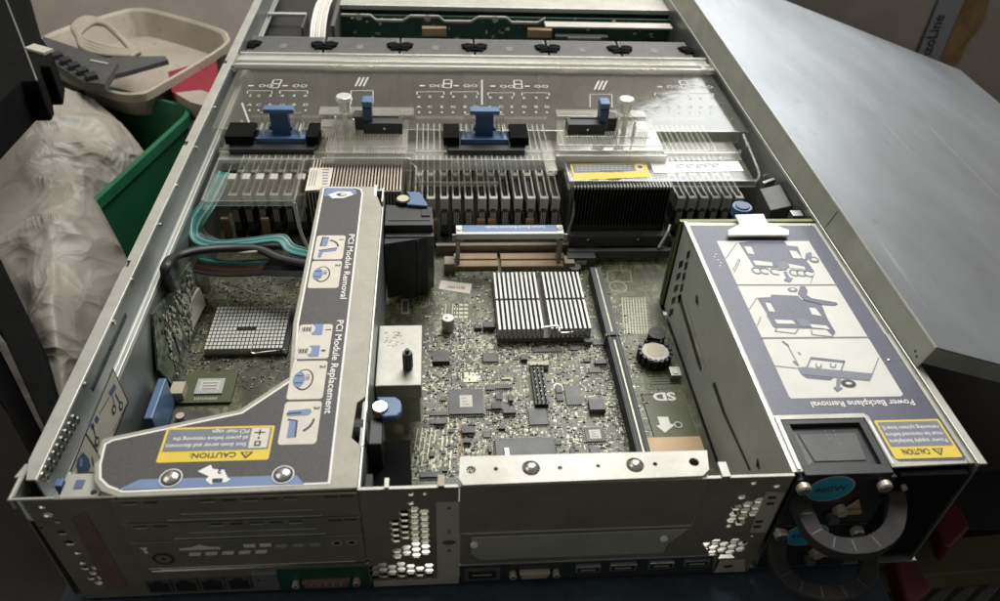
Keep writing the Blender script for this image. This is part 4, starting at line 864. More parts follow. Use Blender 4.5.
# buzzer and battery
b = MB(); q = X(657,334,1.5); b.cyl((q.x,q.y,Z), .62, .8, 'black', 'z', 24); b.cyl((q.x,q.y,Z+.8), .14, .02, 'dark_grey', 'z', 10); b.build('buzzer', bd, bevel=.05)
b = MB(); q = X(655,352,1.5); b.cyl((q.x,q.y,Z), 1.1, .35, 'black', 'z', 28)
for a0, a1 in ((150,390),(60,110)):
    for i in range(12):
        t = math.radians(a0+(a1-a0)*i/11); b.box(q.x+1.05*math.cos(t)-.12, q.x+1.05*math.cos(t)+.12, q.y+1.05*math.sin(t)-.12, q.y+1.05*math.sin(t)+.12, Z, 1.7, 'black', rz=t)
o = b.build('battery_holder', bd)
b = MB(); pr = [(q.x+.92*math.cos(2*PI*i/40)*(1+.05*math.sin(7*i)), q.y+.92*math.sin(2*PI*i/40)*(1+.04*math.cos(5*i))) for i in range(40)]; b.prism(pr, 1.3, 1.55, 'paper'); b.cyl((q.x+.05,q.y+.1,1.55), .6, .02, 'cream', 'z', 20); b.build('coin_battery', o)
b = MB(); q = X(675,372,1.2); b.box(q.x-.35,q.x+.35,q.y-.4,q.y+.4,Z,1.3,'galv'); b.box(q.x-.2,q.x+.1,q.y-.25,q.y+.1,1.3,1.34,'white_print'); b.build('small_connector', bd)
b = MB(); q = X(677,445,1.4); b.box(q.x-1.75,q.x+1.6,q.y-.8,q.y+.65,Z,1.4,'copper_tan'); b.build('card_reader', bd, bevel=.03)
# chipset heatsink
hz = 2.05; hk = MB(); c0, c1 = at(500,329.5,z=hz), at(586,271.5,z=hz); hx0, hx1, hy0, hy1 = c0.x, at(588,328,z=hz).x+.15, c0.y, c1.y
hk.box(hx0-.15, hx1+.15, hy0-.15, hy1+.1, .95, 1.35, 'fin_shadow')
nf = 20; dx = (hx1-hx0)/(nf-1)
for i in range(nf):
    x = hx0+i*dx
    if i == 10: continue
    hk.box(x-.09, x+.09, hy0, (hy0+hy1)/2-.12, 1.35, hz, 'alu'); hk.box(x-.09, x+.09, (hy0+hy1)/2-.12, (hy0+hy1)/2+.12, 1.35, hz-.12, 'alu'); hk.box(x-.09, x+.09, (hy0+hy1)/2+.12, hy1, 1.35, hz, 'alu')
hk.build('chipset_heatsink', bd, bevel=.02)
w_ = MB(); w_.tube([tuple(X(541,328,2.2)), tuple(X(558,326,2.2)), tuple(X(561,333,2)), tuple(X(583,331,1.6)), tuple(X(588,336,1.4))], .07, 'steel_screw', 6, seg=3); q = X(588,338,1.4); w_.cyl((q.x,q.y,Z), .3, .5, 'dark_grey', 'z', 12); w_.build('spring_clip', bd)
# pin heatsink at left
hz2 = 1.5; c0, c1 = at(204,349,z=hz2), at(292,305,z=hz2)
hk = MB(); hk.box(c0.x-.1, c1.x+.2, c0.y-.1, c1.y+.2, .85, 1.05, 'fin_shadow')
for j in range(12):
    for i in range(20):
        if j in (5,) and 6 < i < 12: continue
        x, y = c0.x+i*(c1.x-c0.x)/20, c0.y+j*(c1.y-c0.y)/12; hk.box(x, x+.19, y, y+.27, 1.05, hz2, 'bright_edge')
hk.build('pin_heatsink', bd)
w_ = MB(); w_.tube([tuple(X(223,283,1.2)), tuple(X(240,288,1.6)), tuple(X(257,295,1.6))], .07, 'steel_screw', 6); w_.tube([tuple(X(253,343,2)), tuple(X(252,353,1.6)), tuple(X(265,352,1.5)), tuple(X(285,350,1.2))], .06, 'steel_screw', 6); w_.build('spring_clip', bd)
b = MB(); b.box(-19.9, -16.75, 12.15, 14.75, Z+.02, 1.0, 'pcb_flat'); b.box(-19.1,-17.4,12.8,14.1,1.0,1.1,'galv'); b.box(-18.85,-17.65,13.05,13.9,1.1,1.11,'paper')
for i in range(3): b.box(-18.7,-17.8,13.15+.25*i,13.22+.25*i,1.11,1.12,'ink_grey')
for i in range(12): b.box(-19.0+.12*i,-18.95+.12*i,12.35,12.55,1.0,1.02,'pad_w')
b.build('processor_chip', bd)
b = MB(); b.box(-20.6,-20.1,9.0,12.2,.9,3.2,'blue'); q=X(196,411,1.3); b.build('blue_guide', bd, bevel=.08)
b = MB(); b.box(-19.8,-13.5,10.2,10.9,Z,1.3,'chip'); b.cyl((-19.3,10.6,1.3),.25,.3,'copper','z',12); b.box(-20.4,-19.6,12.4,13.4,Z,1.6,'cream'); b.build('edge_connector', bd)
# tan connector blocks near the memory
for px0, px1 in ((454,498),(501,566)):
    b = MB()
    a0, a1 = X(px0,262,1.2), X(px1,262,1.2)
    for yy in (0,.95): b.box(a0.x, a1.x, a0.y-.5+yy, a0.y+.25+yy, Z, 1.15, 'tan')
    b.build('connector_block', bd, bevel=.03)
b = MB(); a0, a1 = X(436,247,1.5), X(600,246,1.5); b.box(a0.x, a1.x, a0.y-.1, a0.y+.25, Z, 1.7, 'galv_shaded'); b.box(a0.x, a1.x, a0.y+.3, a0.y+.9, Z, 1.3, 'dark_grey'); b.build('stiffener', bd)

# ------------------------------------------------------------------ cards and cables at left
cc = thing('cache_card', 'small green circuit card leaning against the left wall beside the pin heatsink', 'circuit card', (-20.6, 17, .9))
A, B, C_, D_ = V(-20.3,13.4,.95), V(-20.35,21.6,.95), at(191,262,x=-20.8), at(153,314,x=-20.85)
E_ = at(159,370,x=-20.6); n_ = (B-A).cross(C_-A).normalized()
if n_.x < 0: n_ = -n_
ring = [A, B, C_, D_, E_]
b = MB(); vs = [p for p in ring]+[p-n_*.14 for p in ring]; b.add(vs, [(0,1,2,3,4),(9,8,7,6,5)]+[(i,5+i,5+(i+1)%5,(i+1)%5) for i in range(5)], 'pcb_card'); b.build('board', cc)
def cardpt(u, v): return (A*(1-u)+B*u)*(1-v)+(D_*(1-u)+C_*u)*v
b = MB(); rnd = random.Random(3)
def cb(u, v, du, dv, h, m):
    P = [cardpt(u,v),cardpt(u+du,v),cardpt(u+du,v+dv),cardpt(u,v+dv)]; b.hexa(P+[p+n_*h for p in P], m)
for i in range(330):
    cb(rnd.uniform(.05,.92), rnd.uniform(.06,.86), rnd.uniform(.01,.03), rnd.uniform(.02,.07), rnd.uniform(.02,.1), rnd.choice(['pad_w','pad','chip','silk','dark_grey','pad_w']))
b.build('card_components', cc, kind='stuff')
for u, v in ((.1,.12),(.22,.1),(.34,.12)):
    b = MB(); cb(u, v, .08, .34, .07, 'chip_l'); b.build('chip', cc)
b = MB(); cb(.55,.5,.16,.2,.03,'paper_dim'); b.build('sticker', cc)
b = MB(); q0, q1, q2, q3 = at(186,307,z=2.6), at(190,330,z=1.2), at(203,305,z=1.2), at(197,288,z=2.8); b.hexa([q0,q1,q2,q3]+[p+V(.25,-.1,.15) for p in (q0,q1,q2,q3)], 'paper'); q=at(204,282,z=2.2); b.cyl((q.x,q.y,1.4), .4, .8, 'cream', 'z', 14); b.build('white_connector', cc)

t = MB()
base = [at(224,172,z=6.4), at(210,200,z=6.3), at(197,220,z=5.8), at(196,236,z=5.2), at(214,243,z=5), at(245,241,z=5.2), at(268,238,z=5.5), at(282,238,z=5.5), at(292,248,z=5.2), at(318,254,z=5)]
for i in range(7):
    t.tube([p+V(.16*(i-3)*(1 if k < 3 else .3), .17*(i-3)*(0 if k < 3 else 1), -.03*i) for k, p in enumerate(base)], .10, ['teal_wire','teal_pale','teal_wire','teal_wire','teal_pale','dark_grey','teal_wire'][i], 6)
tag(t.build('ribbon_cable', smooth=True), 'shiny teal ribbon cable curving down from the left wall to the riser cage', 'cable')
t = MB(); base = [at(196,264,z=3.4), at(220,268,z=3.3), at(250,268,z=3.4), at(272,266,z=3.5)]
for i in range(9):
    t.tube([p+V(0, .2*(i-4), 0) for p in base], .11, ['dark_grey','brown_wire','brown_wire','tan','brown_wire','dark_grey','teal_wire','teal_pale','teal_wire'][i], 6)
c1 = t.build('ribbon_cable', smooth=True); tag(c1, 'multicoloured flat cable of brown and teal wires below the teal ribbon', 'cable')
t = MB(); t.tube([at(268,267,z=3.6), at(290,268,z=3.9), at(312,268,z=4.2)], .95, 'black', 8, .4); t.build('sleeve', c1)
t = MB(); t.tube([at(171,290,x=-20.7), at(165,275,x=-20.6), at(167,264,x=-20.5), at(176,256,z=6.2), at(200,250,z=5.8), at(230,248,z=5.4), at(258,249,z=5.2), at(280,258,z=5), at(308,264,z=4.9)], .36, 'black', 8, .7); t.tube([at(238,253,z=5.1), at(255,252,z=5.2), at(262,249,z=5.1)], .12, 'paper_dim', 6)
tag(t.build('cable', smooth=True), 'thick black sleeved cable looping over the top edge of the small green card', 'cable')
t = MB(); t.tube([at(200,225,z=4.6), at(205,236,z=4.4), at(230,246,z=4.4), at(255,245,z=4.4), at(280,246,z=4.5), at(300,252,z=4.6)], .3, 'dark_grey', 8, .6)
tag(t.build('cable', smooth=True), 'dark grey cable lying just under the teal ribbon', 'cable')
for px in (0,1,2):
    pass

# ------------------------------------------------------------------ memory modules
YN = at(500,199,z=4.6).y; YM = at(500,175,z=4.6).y; YE = YN+12.2
def dimm():
    d = thing('memory_module', 'tmp', 'memory module', (0, YN, .8))
    b = MB(); b.box(-.09, .09, YN+.1, YE, 1.5, 4.35, 'chip')
    for k in range(9): b.box(-.17, .17, YN+.6+k*1.2, YN+1.5+k*1.2, 2.0, 3.9, 'chip')
    b.build('board', d)
    b = MB()
    for sx in (-1, 1):
        b.box(sx*.26-.06, sx*.26+.06, YN, YE, 3.4, 4.62, 'frame_grey')
    b.box(-.30, .30, YM-.25, YM+.25, 4.2, 4.66, 'frost'); b.box(-.31, .31, YN-.05, YN+.32, 3.7, 4.66, 'frost'); b.box(-.32,-.2,YN-.1,YN+.8,3.6,4.7,'frost'); b.box(.2,.32,YN-.1,YN+.8,3.6,4.7,'frost')
    b.build('retaining_frame', d)
    b = MB(); b.box(-.34, .34, YN-.1, YE+.2, .82, 1.6, 'black'); b.hexa([V(-.25,YN-.25,1.5),V(.25,YN-.25,1.5),V(.25,YN+.1,1.5),V(-.25,YN+.1,1.5),V(-.29,YN-.25,3.6),V(.29,YN-.25,3.6),V(.29,YN-.05,3.6),V(-.29,YN-.05,3.6)], 'dark_grey')
    for k in range(3): b.box(-.2+.15*k,-.12+.15*k,YN-.3,YN-.26,2.4,3.5,'frost')
    b.build('socket', d)
    return d
proto = dimm(); first = True
banks = [('left bank under the clear lid', [-19.35+1.03*i for i in range(6)], 0.5), ('middle bank between the two heatsinks', [float(at(px,185,z=4.6).x) for px in (419,431,444,456,468,481,492,504,516.5,529,541.5,553)], 0), ('right bank beside the black heatsink', [float(at(px,190,z=4.6).x) for px in (677.7,689,700.5,712,723.5,735)], 0)]
NUM = ['first','second','third','fourth','fifth','sixth','seventh','eighth','ninth','tenth','eleventh','twelfth']
for nm, xs, dy in banks:
    for i, x in enumerate(xs):
        lab = f'memory module, {NUM[i]} from the left in the {nm}'
        if first: proto.location = V(x, YN+dy, .8)*S; proto['label'] = lab; proto['group'] = 'memory modules'; src = proto; first = False
        else:
            r = dup(proto, (0,0,0), lab); r.location = V(x, YN+dy, .8)*S
# tan contact pillars in front of the modules
b = MB()
for px, m_ in ((433,1),(481,1),(492,1),(530,1),(225,2),(265,2)):
    q = at(px, 222 if m_ == 1 else 221, z=2.7); b = MB(); b.box(q.x-.32, q.x+.32, q.y-.05, q.y+.15, Z, 2.7, 'tan'); b.box(q.x-.3, q.x+.3, q.y-.1, q.y+.18, 2.7, 2.95, 'copper_tan'); b.build('contact_pillar', bd)
for x0_, x1_ in ((-20.2,-13.4),(-5.6,6.3),(14.9,21)): b = MB(); b.box(x0_, x1_, YN-1.2, YN-.3, Z, 1.25, 'chip'); b.build('socket_row', bd)
# lift handle
h = MB(); q0, q1 = at(456,230,z=4.0), at(563,229,z=4.0)
h.box(q0.x, q1.x, q0.y-.55, q0.y+.55, 3.9, 4.05, 'white_print'); hb = h
for x in (q0.x+.15, q1.x-.15): h.box(x-.15, x+.15, q0.y-.5, q0.y+.5, Z, 3.9, 'galv'); h.box(x-.45, x+.45, q0.y-.5, q0.y-.35, 3.3, 3.9, 'galv_light')
h.box(q0.x,q1.x,q0.y-.62,q0.y-.52,3.55,4.06,'white_print')
for x in (q0.x-.9, q1.x+.2): h.box(x, x+.8, q0.y-1.2, q0.y-.2, Z, 1.7, 'galv_shaded')
h.build('lift_handle', bd, bevel=.04)
h = MB(); FH = TOP(4.055); h.rect(FH, q0.x+.45, q1.x-.45, q0.y-.33, q0.y+.5, 'blue_print'); FQ = FLIP(4.055, q1.x-1.35, q0.y+.2); h.text(FQ, 0, -.18, .44, 'System Board Removal Handle', 'white_print', 1, 'l', .005, .83); h.build('handle_label', bd)
for sx in (q0.x+.25, q1.x-.25): k_ = MB(); k_.cyl((sx,q0.y,4.05), .2, .1, 'steel_screw', 'z', 12); k_.build('handle_screw', bd)

# ------------------------------------------------------------------ CPU heatsinks
hs = thing('processor_heatsink', 'wide heatsink of pale copper coloured fins with a white barcode sticker', 'heatsink', (-9.8, 31, 1), 'processor heatsinks')
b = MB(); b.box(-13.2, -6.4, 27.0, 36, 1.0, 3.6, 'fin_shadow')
for i in range(29): x = -13.1+i*.235; b.box(x, x+.10, 26.95, 36, 3.6, 7.0, 'copper')
b.box(-13.1,-6.4,26.9,26.97,6.85,6.95,'copper'); b.build('fins', hs)
b = MB(); TH = TOP(7.02); lb4 = [tuple(at(a,c_,z=7.02)[:2]) for a, c_ in ((310,168),(333.5,168),(329,189),(305,191))][::-1]; b.poly(TH, lb4, 'paper', 0)
for i in range(6): p0, p1 = at(322.5-.1*i,170+2.8*i,z=7.02), at(329-.3*i,170+2.8*i,z=7.02); b.line(TH, [(p0.x,p0.y),(p1.x,p1.y)], .16, 'ink_grey', 1)
for i in range(3): p0, p1 = at(312+2.5*i,171,z=7.02), at(309+2.5*i,186,z=7.02); b.line(TH, [(p0.x,p0.y),(p1.x,p1.y)], .06, 'ink_grey', 1)
b.build('barcode_sticker', hs)
hs = thing('processor_heatsink', 'wide heatsink of black fins with silver tops below the yellow caution sticker', 'heatsink', (10.2, 31, 1), 'processor heatsinks')
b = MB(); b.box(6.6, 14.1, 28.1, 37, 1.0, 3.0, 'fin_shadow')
for i in range(30): x = 6.55+i*.255; b.box(x, x+.08, 28.0, 37, 2.6, 6.4, 'black'); b.box(x-.01, x+.12, 27.97, 37, 6.4, 6.62, 'alu')
b.build('fins', hs)
b = MB(); b.box(6.5, 14.6, 27.2, 27.9, 1.6, 2.6, 'dark_grey'); b.box(6.3,14.8,26.2,26.6,1.2,1.9,'dark_grey'); b.box(6.2,8.4,25.5,26.3,Z,1.8,'dark_grey'); b.box(6.5,7.7,25.45,25.55,1.1,1.5,'paper_dim'); b.tube([(13.5,26.4,2),(14.1,27,2.9),(14.5,27.8,3.2)], .16, 'galv'); b.cyl((8,27.15,2.2),.12,.1,'steel_screw','y',10); b.cyl((12,27.15,2.2),.12,.1,'steel_screw','y',10); b.cyl((6.7,25.0,.9),.5,.5,'dark_grey','z',16); b.build('mounting_bracket', hs, bevel=.04)
# ------------------------------------------------------------------ clear air baffle
ba = thing('air_baffle', 'clear plastic air baffle with white printed slot numbers over the far half', 'air baffle', (0, 38, 4))
b = MB(); b.box(-21.2, 21.7, 34.2, 45.3, 7.88, 8.0, 'clear_top'); b.build('top_panel', ba, bevel=.03)
b = MB(); b.box(-21.5, 21.9, 45.3, 48.2, 7.95, 8.12, 'clear_ridge'); b.box(-21.5, 21.9, 45.2, 45.5, 8.12, 8.4, 'clear_ridge'); b.box(-21.5, 21.9, 46.3, 46.6, 8.12, 8.35, 'clear_ridge'); b.box(-21.5,21.9,47.9,48.2,7.4,8.3,'clear_ridge'); b.box(-21.3,21.8,45.6,47.9,7.7,7.75,'galv_light')
b.box(-21.6,-21.3,44.5,47,8,8.6,'clear_haze'); b.box(20.6,21.9,44.9,45.6,8.1,8.6,'clear_haze'); b.build('far_ridge', ba, bevel=.05)
b = MB()
b.box(-20.6, 21.0, 34.1, 34.3, 7.0, 8.02, 'clear_haze'); b.box(-20.3, 20.6, 31.36, 34.2, 6.9, 7.0, 'clear_haze'); b.box(-20.3,6.1,31.2,31.35,6.1,7.05,'clear_ridge'); b.box(-20.3,-5.6,31.9,32.2,7.0,7.25,'clear_haze'); b.box(14.2,20.6,31.9,32.2,7.0,7.3,'clear_haze'); b.box(-20.5, 20.9, 32.6,32.75,7.0,7.15,'clear_haze')
b.box(4.5,5.4,29.3,34.2,6.9,7.2,'clear_haze'); b.build('near_shelf', ba, bevel=.05)
b = MB(); b.box(6.2, 20.6, 28.3, 31.3, 6.85, 6.97, 'clear'); b.box(6.1,20.7,28.1,28.35,6.5,7.05,'clear_haze'); b.box(6.1,6.3,28.1,31.3,6.3,7.05,'clear_haze'); b.tube([(20.6,28.3,6.9),(21.3,29.3,6.8),(21.5,31,7),(21.2,34,7.9)], .12, 'clear_haze', 6); b.build('right_shelf', ba, bevel=.04)
# stickers on the shelf
s = MB(); TS = TOP(6.98)
c4 = [tuple(at(a,c_,z=7)[:2]) for a, c_ in ((570,164),(646,162.5),(650,177),(574,180))][::-1]; s.poly(TS, c4, 'yellow', 0)
s.poly(TS, [tuple(at(a,c_,z=7)[:2]) for a, c_ in ((572,165),(634,164),(636,171),(574,173))][::-1], 'ink_grey', 1); s.poly(TS, [tuple(at(a,c_,z=7)[:2]) for a, c_ in ((636,163.5),(642,163.3),(644,171),(638,171.3))][::-1], 'paper', 1); s.disc(TS, *at(640,167,z=7)[:2], .2, 'ink', 2)
Qs = FLIP(6.98, 12.2, at(600,174,z=7).y+.1); s.text(Qs, 1.6, -.42, .4, 'CAUTION', 'ink', 2, 'l', .01)
for i in range(3):
    pts_ = [at(576,166.4+2.1*i,z=7), at(632,165.6+2.1*i,z=7)]
    for k in range(13):
        p_, r_ = pts_[0].lerp(pts_[1], k/13), pts_[0].lerp(pts_[1], (k+.72)/13); s.line(TS, [(p_.x,p_.y),(r_.x,r_.y)], .10, 'paper_dim', 2)
s.build('caution_sticker', ba)
s = MB(); s.poly(TS, [tuple(at(a,c_,z=7)[:2]) for a, c_ in ((650,162.5),(738,161),(744,171),(654,173))][::-1], 'white_print', 0)
for a, c_ in ((680,166),(690,166),(700,166),(708,165.5),(716,165.5)): q = at(a,c_,z=7); s.arc(TS, q.x, q.y, .28, 0, 300, .09, 'ink_grey', 1, 8); s.line(TS, [(q.x-.4,q.y-.3),(q.x+.3,q.y+.3)], .07, 'ink_grey', 1)
s.build('diagram_sticker', ba)
# left memory cover
b = MB(); b.box(-20.1, -13.8, 25.6, 29.2, 6.9, 7.0, 'clear'); b.box(-20.1,-13.8,25.5,25.65,6.6,7.02,'clear_haze'); b.box(-13.95,-13.75,25.6,31.4,4.6,7.05,'clear_haze'); b.box(-20.3,-20.1,25.6,31.4,6.2,7.05,'clear_haze')
for i in range(6): b.box(-19.3+1.02*i,-18.75+1.02*i,29.3,30.1,6.3,6.5,'frost'); b.box(-19.35+1.02*i,-19.25+1.02*i,29.2,31.3,6.6,6.7,'clear_haze')
b.box(-20.2,-13.8,31.0,31.3,6.8,7.1,'clear_haze'); b.tube([(-13.9,25.7,6.8),(-13.7,25.3,4.8),(-13.3,25.0,3.4),(-12.9,24.8,3.1)], .14, 'frost', 6); b.build('memory_cover', ba, bevel=.04)
# middle baffle side walls
b = MB(); b.hexa([V(6.35,28,2.4),V(6.5,28,2.4),V(6.5,34,2.4),V(6.35,34,2.4),V(6.35,28.6,6.9),V(6.5,28.6,6.9),V(6.5,34,6.9),V(6.35,34,6.9)], 'clear'); b.box(-5.85,-5.75,27.6,33,2.6,6.9,'clear'); b.tube([(-5.8,31,6.9),(-5.3,30.2,6.8),(-5.0,28.9,5.6),(-5.0,28.3,3)], .07, 'clear_haze', 6); b.tube([(6.4,28.5,6.9),(6.7,27.9,4.5),(6.3,27.4,2.6)], .1, 'clear_haze', 6)
b.box(-5.6,.9,30.4,33.2,5.4,5.5,'clear'); b.box(-5.6,1.0,30.3,30.5,5.2,5.55,'clear_haze'); b.build('divider', ba, bevel=.02)
b = MB()
for x0_, x1_ in ((-20,-13.8),(-5.6,6.2),(14.6,20.8)):
    b.box(x0_, x1_, 41.9, 42.4, 3.2, 5.0, 'dark_grey'); b.box(x0_, x1_, 36.2, 36.5, 4.7, 4.9, 'frame_grey')
b.build('support_rib', ba)
# raised latch pads
def pad(x0, x1, y0, y1, nm):
    b = MB(); b.prism([(x0+.5,y1),(x0,y0+1.4),(x0+.1,y0),(x1-.1,y0),(x1,y0+1.4),(x1,y1)], 7.05, 8.0, 'clear_haze'); b.prism([(x0+.9,y1-.5),(x0+.7,y0+2),(x1-.7,y0+2),(x1-.7,y1-.5)], 8.0, 8.12, 'clear')
    b.box(x0-.2,x1+.2,y0-.1,y0+.15,6.5,7.6,'clear_ridge'); b.box(x0,x1,y0+.7,y0+.8,8.0,8.1,'clear_haze'); return b.build(nm, ba, bevel=.08)
pad(-12.2,-6.0,30.5,35.9,'latch_pad'); pad(5.6,14.0,31.0,36.2,'latch_pad')
b = MB(); b.box(-13.2,-5.6,36.2,37.6,8.0,8.25,'clear_haze'); b.box(6.1,13.6,36.2,37.4,8.0,8.25,'clear_haze'); b.build('ledge', ba, bevel=.05)
def tower(px, side):
    x = at(px,135,z=8.2).x; b = MB()
    b.hexa([V(x-.8,33.3,8),V(x+.9,33.3,8),V(x+.9,35.2,8),V(x-.8,35.2,8),V(x-.45,34.0,9.6),V(x+.5,34.0,9.6),V(x+.5,34.9,9.6),V(x-.45,34.9,9.6)], 'clear_haze')
    b.cyl((x,34.4,9.5), .42, .9, 'clear_post', 'z', 12, .5); b.cyl((x,34.4,10.4), .68, .35, 'clear_post', 'z', 12, .6); b.box(x-.75,x-.55,33.2,33.4,8,9.6,'clear_post'); b.box(x+.6,x+.8,33.2,33.4,8,9.4,'clear_post'); b.box(x-.2,x+.2,33.6,33.9,8,9.6,'clear_post'); b.box(x-1.3*side-.5,x-1.3*side+.5,32.9,34.2,8,8.9,'clear_haze'); b.build('post', ba, bevel=.08)
    b = MB(); xb = x+side*3.0
    b.box(xb-1.6, xb+1.4, 33.4, 34.8, 8.05, 8.95, 'black'); b.box(xb-1.3,xb+1.1,34.4,34.6,8.9,9.05,'dark_grey'); b.box(x+side*1.15-.5, x+side*1.15+.5, 33.8, 34.9, 8.2, 9.3, 'black'); b.box(x+side*1.75-.35,x+side*1.75+.35,33.7,34.7,8.2,10.0,'blue_dark'); b.cyl((xb,33.38,8.5),.1,.03,'steel_screw','y',10)
    o = b.build('latch', ba, bevel=.05); k = MB(); k.box(x+side*1.75-.4,x+side*1.75+.4,33.8,34.9,10.0,10.55,'blue'); k.build('latch_tab', o, bevel=.1)
tower(345, 1); tower(625, -1)
def tray(x0, x1, xc):
    b = MB(); b.prism([(x0,35.0),(x0+.5,31.9),(x1-.5,31.9),(x1,35.0)], 7.05, 7.5, 'black'); b.box(x0+.15,xc-2.0,32.6,34.9,7.5,8.2,'deep_black'); b.box(xc+2.0,x1-.15,32.6,34.9,7.5,8.2,'deep_black'); o = b.build('clip_tray', ba, bevel=.02)
    k = MB(); k.prism([(xc-1.9,33.0),(xc+1.9,33.0),(xc+1.7,34.5),(xc-1.7,34.5)], 7.5, 7.75, 'blue'); k.box(xc-1.9,xc+1.9,32.9,33.1,7.4,7.9,'blue'); k.box(xc-.7,xc+.7,33.6,34.3,7.7,9.6,'blue_dark'); k.box(xc-.9,xc-.7,33.6,34.4,8.2,8.5,'blue_dark'); k.box(xc+.7,xc+.9,33.6,34.4,8.2,8.5,'blue_dark')
    k.box(xc-1.15,xc+1.15,33.7,34.5,9.55,9.9,'blue'); k.build('clip_lever', o, bevel=.06)
    k = MB(); k.box(xc-1.6,xc-.95,34.3,34.5,7.8,9.3,'clear_haze'); k.box(xc+.95,xc+1.6,34.3,34.5,7.8,9.3,'clear_haze'); k.box(xc-1.5,xc-1.4,33.2,34.4,7.7,8.4,'frost'); k.box(xc+1.4,xc+1.5,33.2,34.4,7.7,8.4,'frost'); k.build('clip_guard', o, bevel=.04)
tray(-20.0, -12.7, at(279,140,z=8).x); tray(-3.4, 3.6, at(485,140,z=8).x)
# printed numbers
s = MB(); TP = TOP(8.0)
def P8(px, py): q = at(px, py, z=8.0); return (q.x, q.y)
def group(pxs, y1, y2, br, nums, mid):
    for i, px in enumerate(pxs):
        a, b_ = P8(px, y1); s.text(TP, a, b_-.2, .62, nums[i], 'print_dim', 0, 'c', .01)
        a, b_ = P8(px, y2); s.text(TP, a, b_-.2, .6, 'ACEGBDFHJKLM'[i % 12], 'print_dim', 0, 'c', .01)
        a, b_ = P8(px, y2+5.5); s.disc(TP, a, b_, .10, 'print_dim', 0, .14, 8)
    n = len(pxs)//2
    for a0, a1 in ((pxs[0], pxs[n-1]), (pxs[n], pxs[-1])):
        s.line(TP, [P8(a0-2, y1-2), P8(a0-2, y1-5), P8(a1+2, y1-5), P8(a1+2, y1-2)], .08, 'print_dim')
        m_ = (a0+a1)/2; c_ = P8(m_, br); s.arc(TP, c_[0]+.2, c_[1], .24, 0, 360, .1, 'print_dim', 0, 10); s.arc(TP, c_[0]+.85, c_[1], .24, 0, 360, .1, 'print_dim', 0, 10); s.rect(TP, c_[0]-.95, c_[0]-.5, c_[1]-.12, c_[1]+.12, 'print_dim')
    m_ = (pxs[n-1]+pxs[n])/2; c_ = P8(m_, br-2); s.line(TP, [(c_[0]-.38,c_[1]-.8),(c_[0]+.3,c_[1]-.8),(c_[0]+.38,c_[1]+.8),(c_[0]-.3,c_[1]+.8),(c_[0]-.38,c_[1]-.8)], .13, 'print_dim'); s.line(TP, [(c_[0]-.3,c_[1]),(c_[0]+.3,c_[1])], .2, 'print_dim')
group([249.5,258.5,270,282,294,305.5], 96, 105, 86, '123456', 0)
group([419,430,442,453,465,476], 97, 107, 86, '654321', 0)
group([490,501,512,524,536,547], 98, 107, 86.5, '121110987'[:0]+'987654', 0)
group([657,668,679,690,700,711], 98.5, 107, 87, '321654', 0)
for pxc, pyc in ((362,82),(601,85.5)):
    for k in (-1,0,1): s.line(TP, [P8(pxc+4*k-2.5, pyc+4.5), P8(pxc+4*k+2, pyc-4.5)], .18, 'print_dim')
    s.line(TP, [P8(pxc-11,pyc+22),P8(pxc-11,pyc+9),P8(pxc+11,pyc+9),P8(pxc+11,pyc+22)], .08, 'print_dim')
s.line(TP, [P8(482,80),P8(482,105)], .14, 'print_dim'); s.line(TP, [P8(242,103),P8(251,128)], .16, 'print_dim'); 
s.line(TP, [P8(242,120),P8(245,125),P8(239,125),P8(242,120)], .05, 'print_dim')
s.build('slot_number_print', ba)

# ------------------------------------------------------------------ things around the server, lower left and behind
def at2(pts, z): return [at(a, c_, z=z) for a, c_ in pts]
# green crate
cr = thing('plastic_crate', 'open green plastic crate between the wrinkled bag and the left side of the server', 'crate', (-45, 58, -26))
C1, C0, C2 = V(-33.9,69.6,-8), V(-48.6,76.5,-8), V(-41.5,40.5,-8)
C3 = C0+(C2-C1)
def ringr(z, k, off=0):                     # rounded quad, shrunk towards its middle by k
    Q = [C0, C1, C2, C3]; c = sum(Q, V(0,0,0))/4; o = []
    for i in range(4):
        p, q, r = Q[i-1], Q[i], Q[(i+1) % 4]; d1 = (p-q).normalized(); d2 = (r-q).normalized()
        for t in range(5):
            u = t/4; a_ = q+d1*2.6*(1-u)**2+d2*2.6*u**2; v_ = c+(a_-c)*k; o.append(V(v_.x, v_.y, z))
    return o
def loft(M, rings, m):
    n = len(rings[0]); vs = [v for r in rings for v in r]
    fs = [(k*n+i, k*n+(i+1) % n, (k+1)*n+(i+1) % n, (k+1)*n+i) for k in range(len(rings)-1) for i in range(n)]
    return M.add(vs, fs, m)
b = MB(); loft(b, [ringr(-25.8,.0), ringr(-25.8,.80), ringr(-9.5,.985), ringr(-9.4,1.03), ringr(-8.2,1.03), ringr(-8,1.01), ringr(-8,.98), ringr(-9.5,.955), ringr(-24.8,.78), ringr(-24.8,0)], 'crate_green'); b.build('shell', cr)
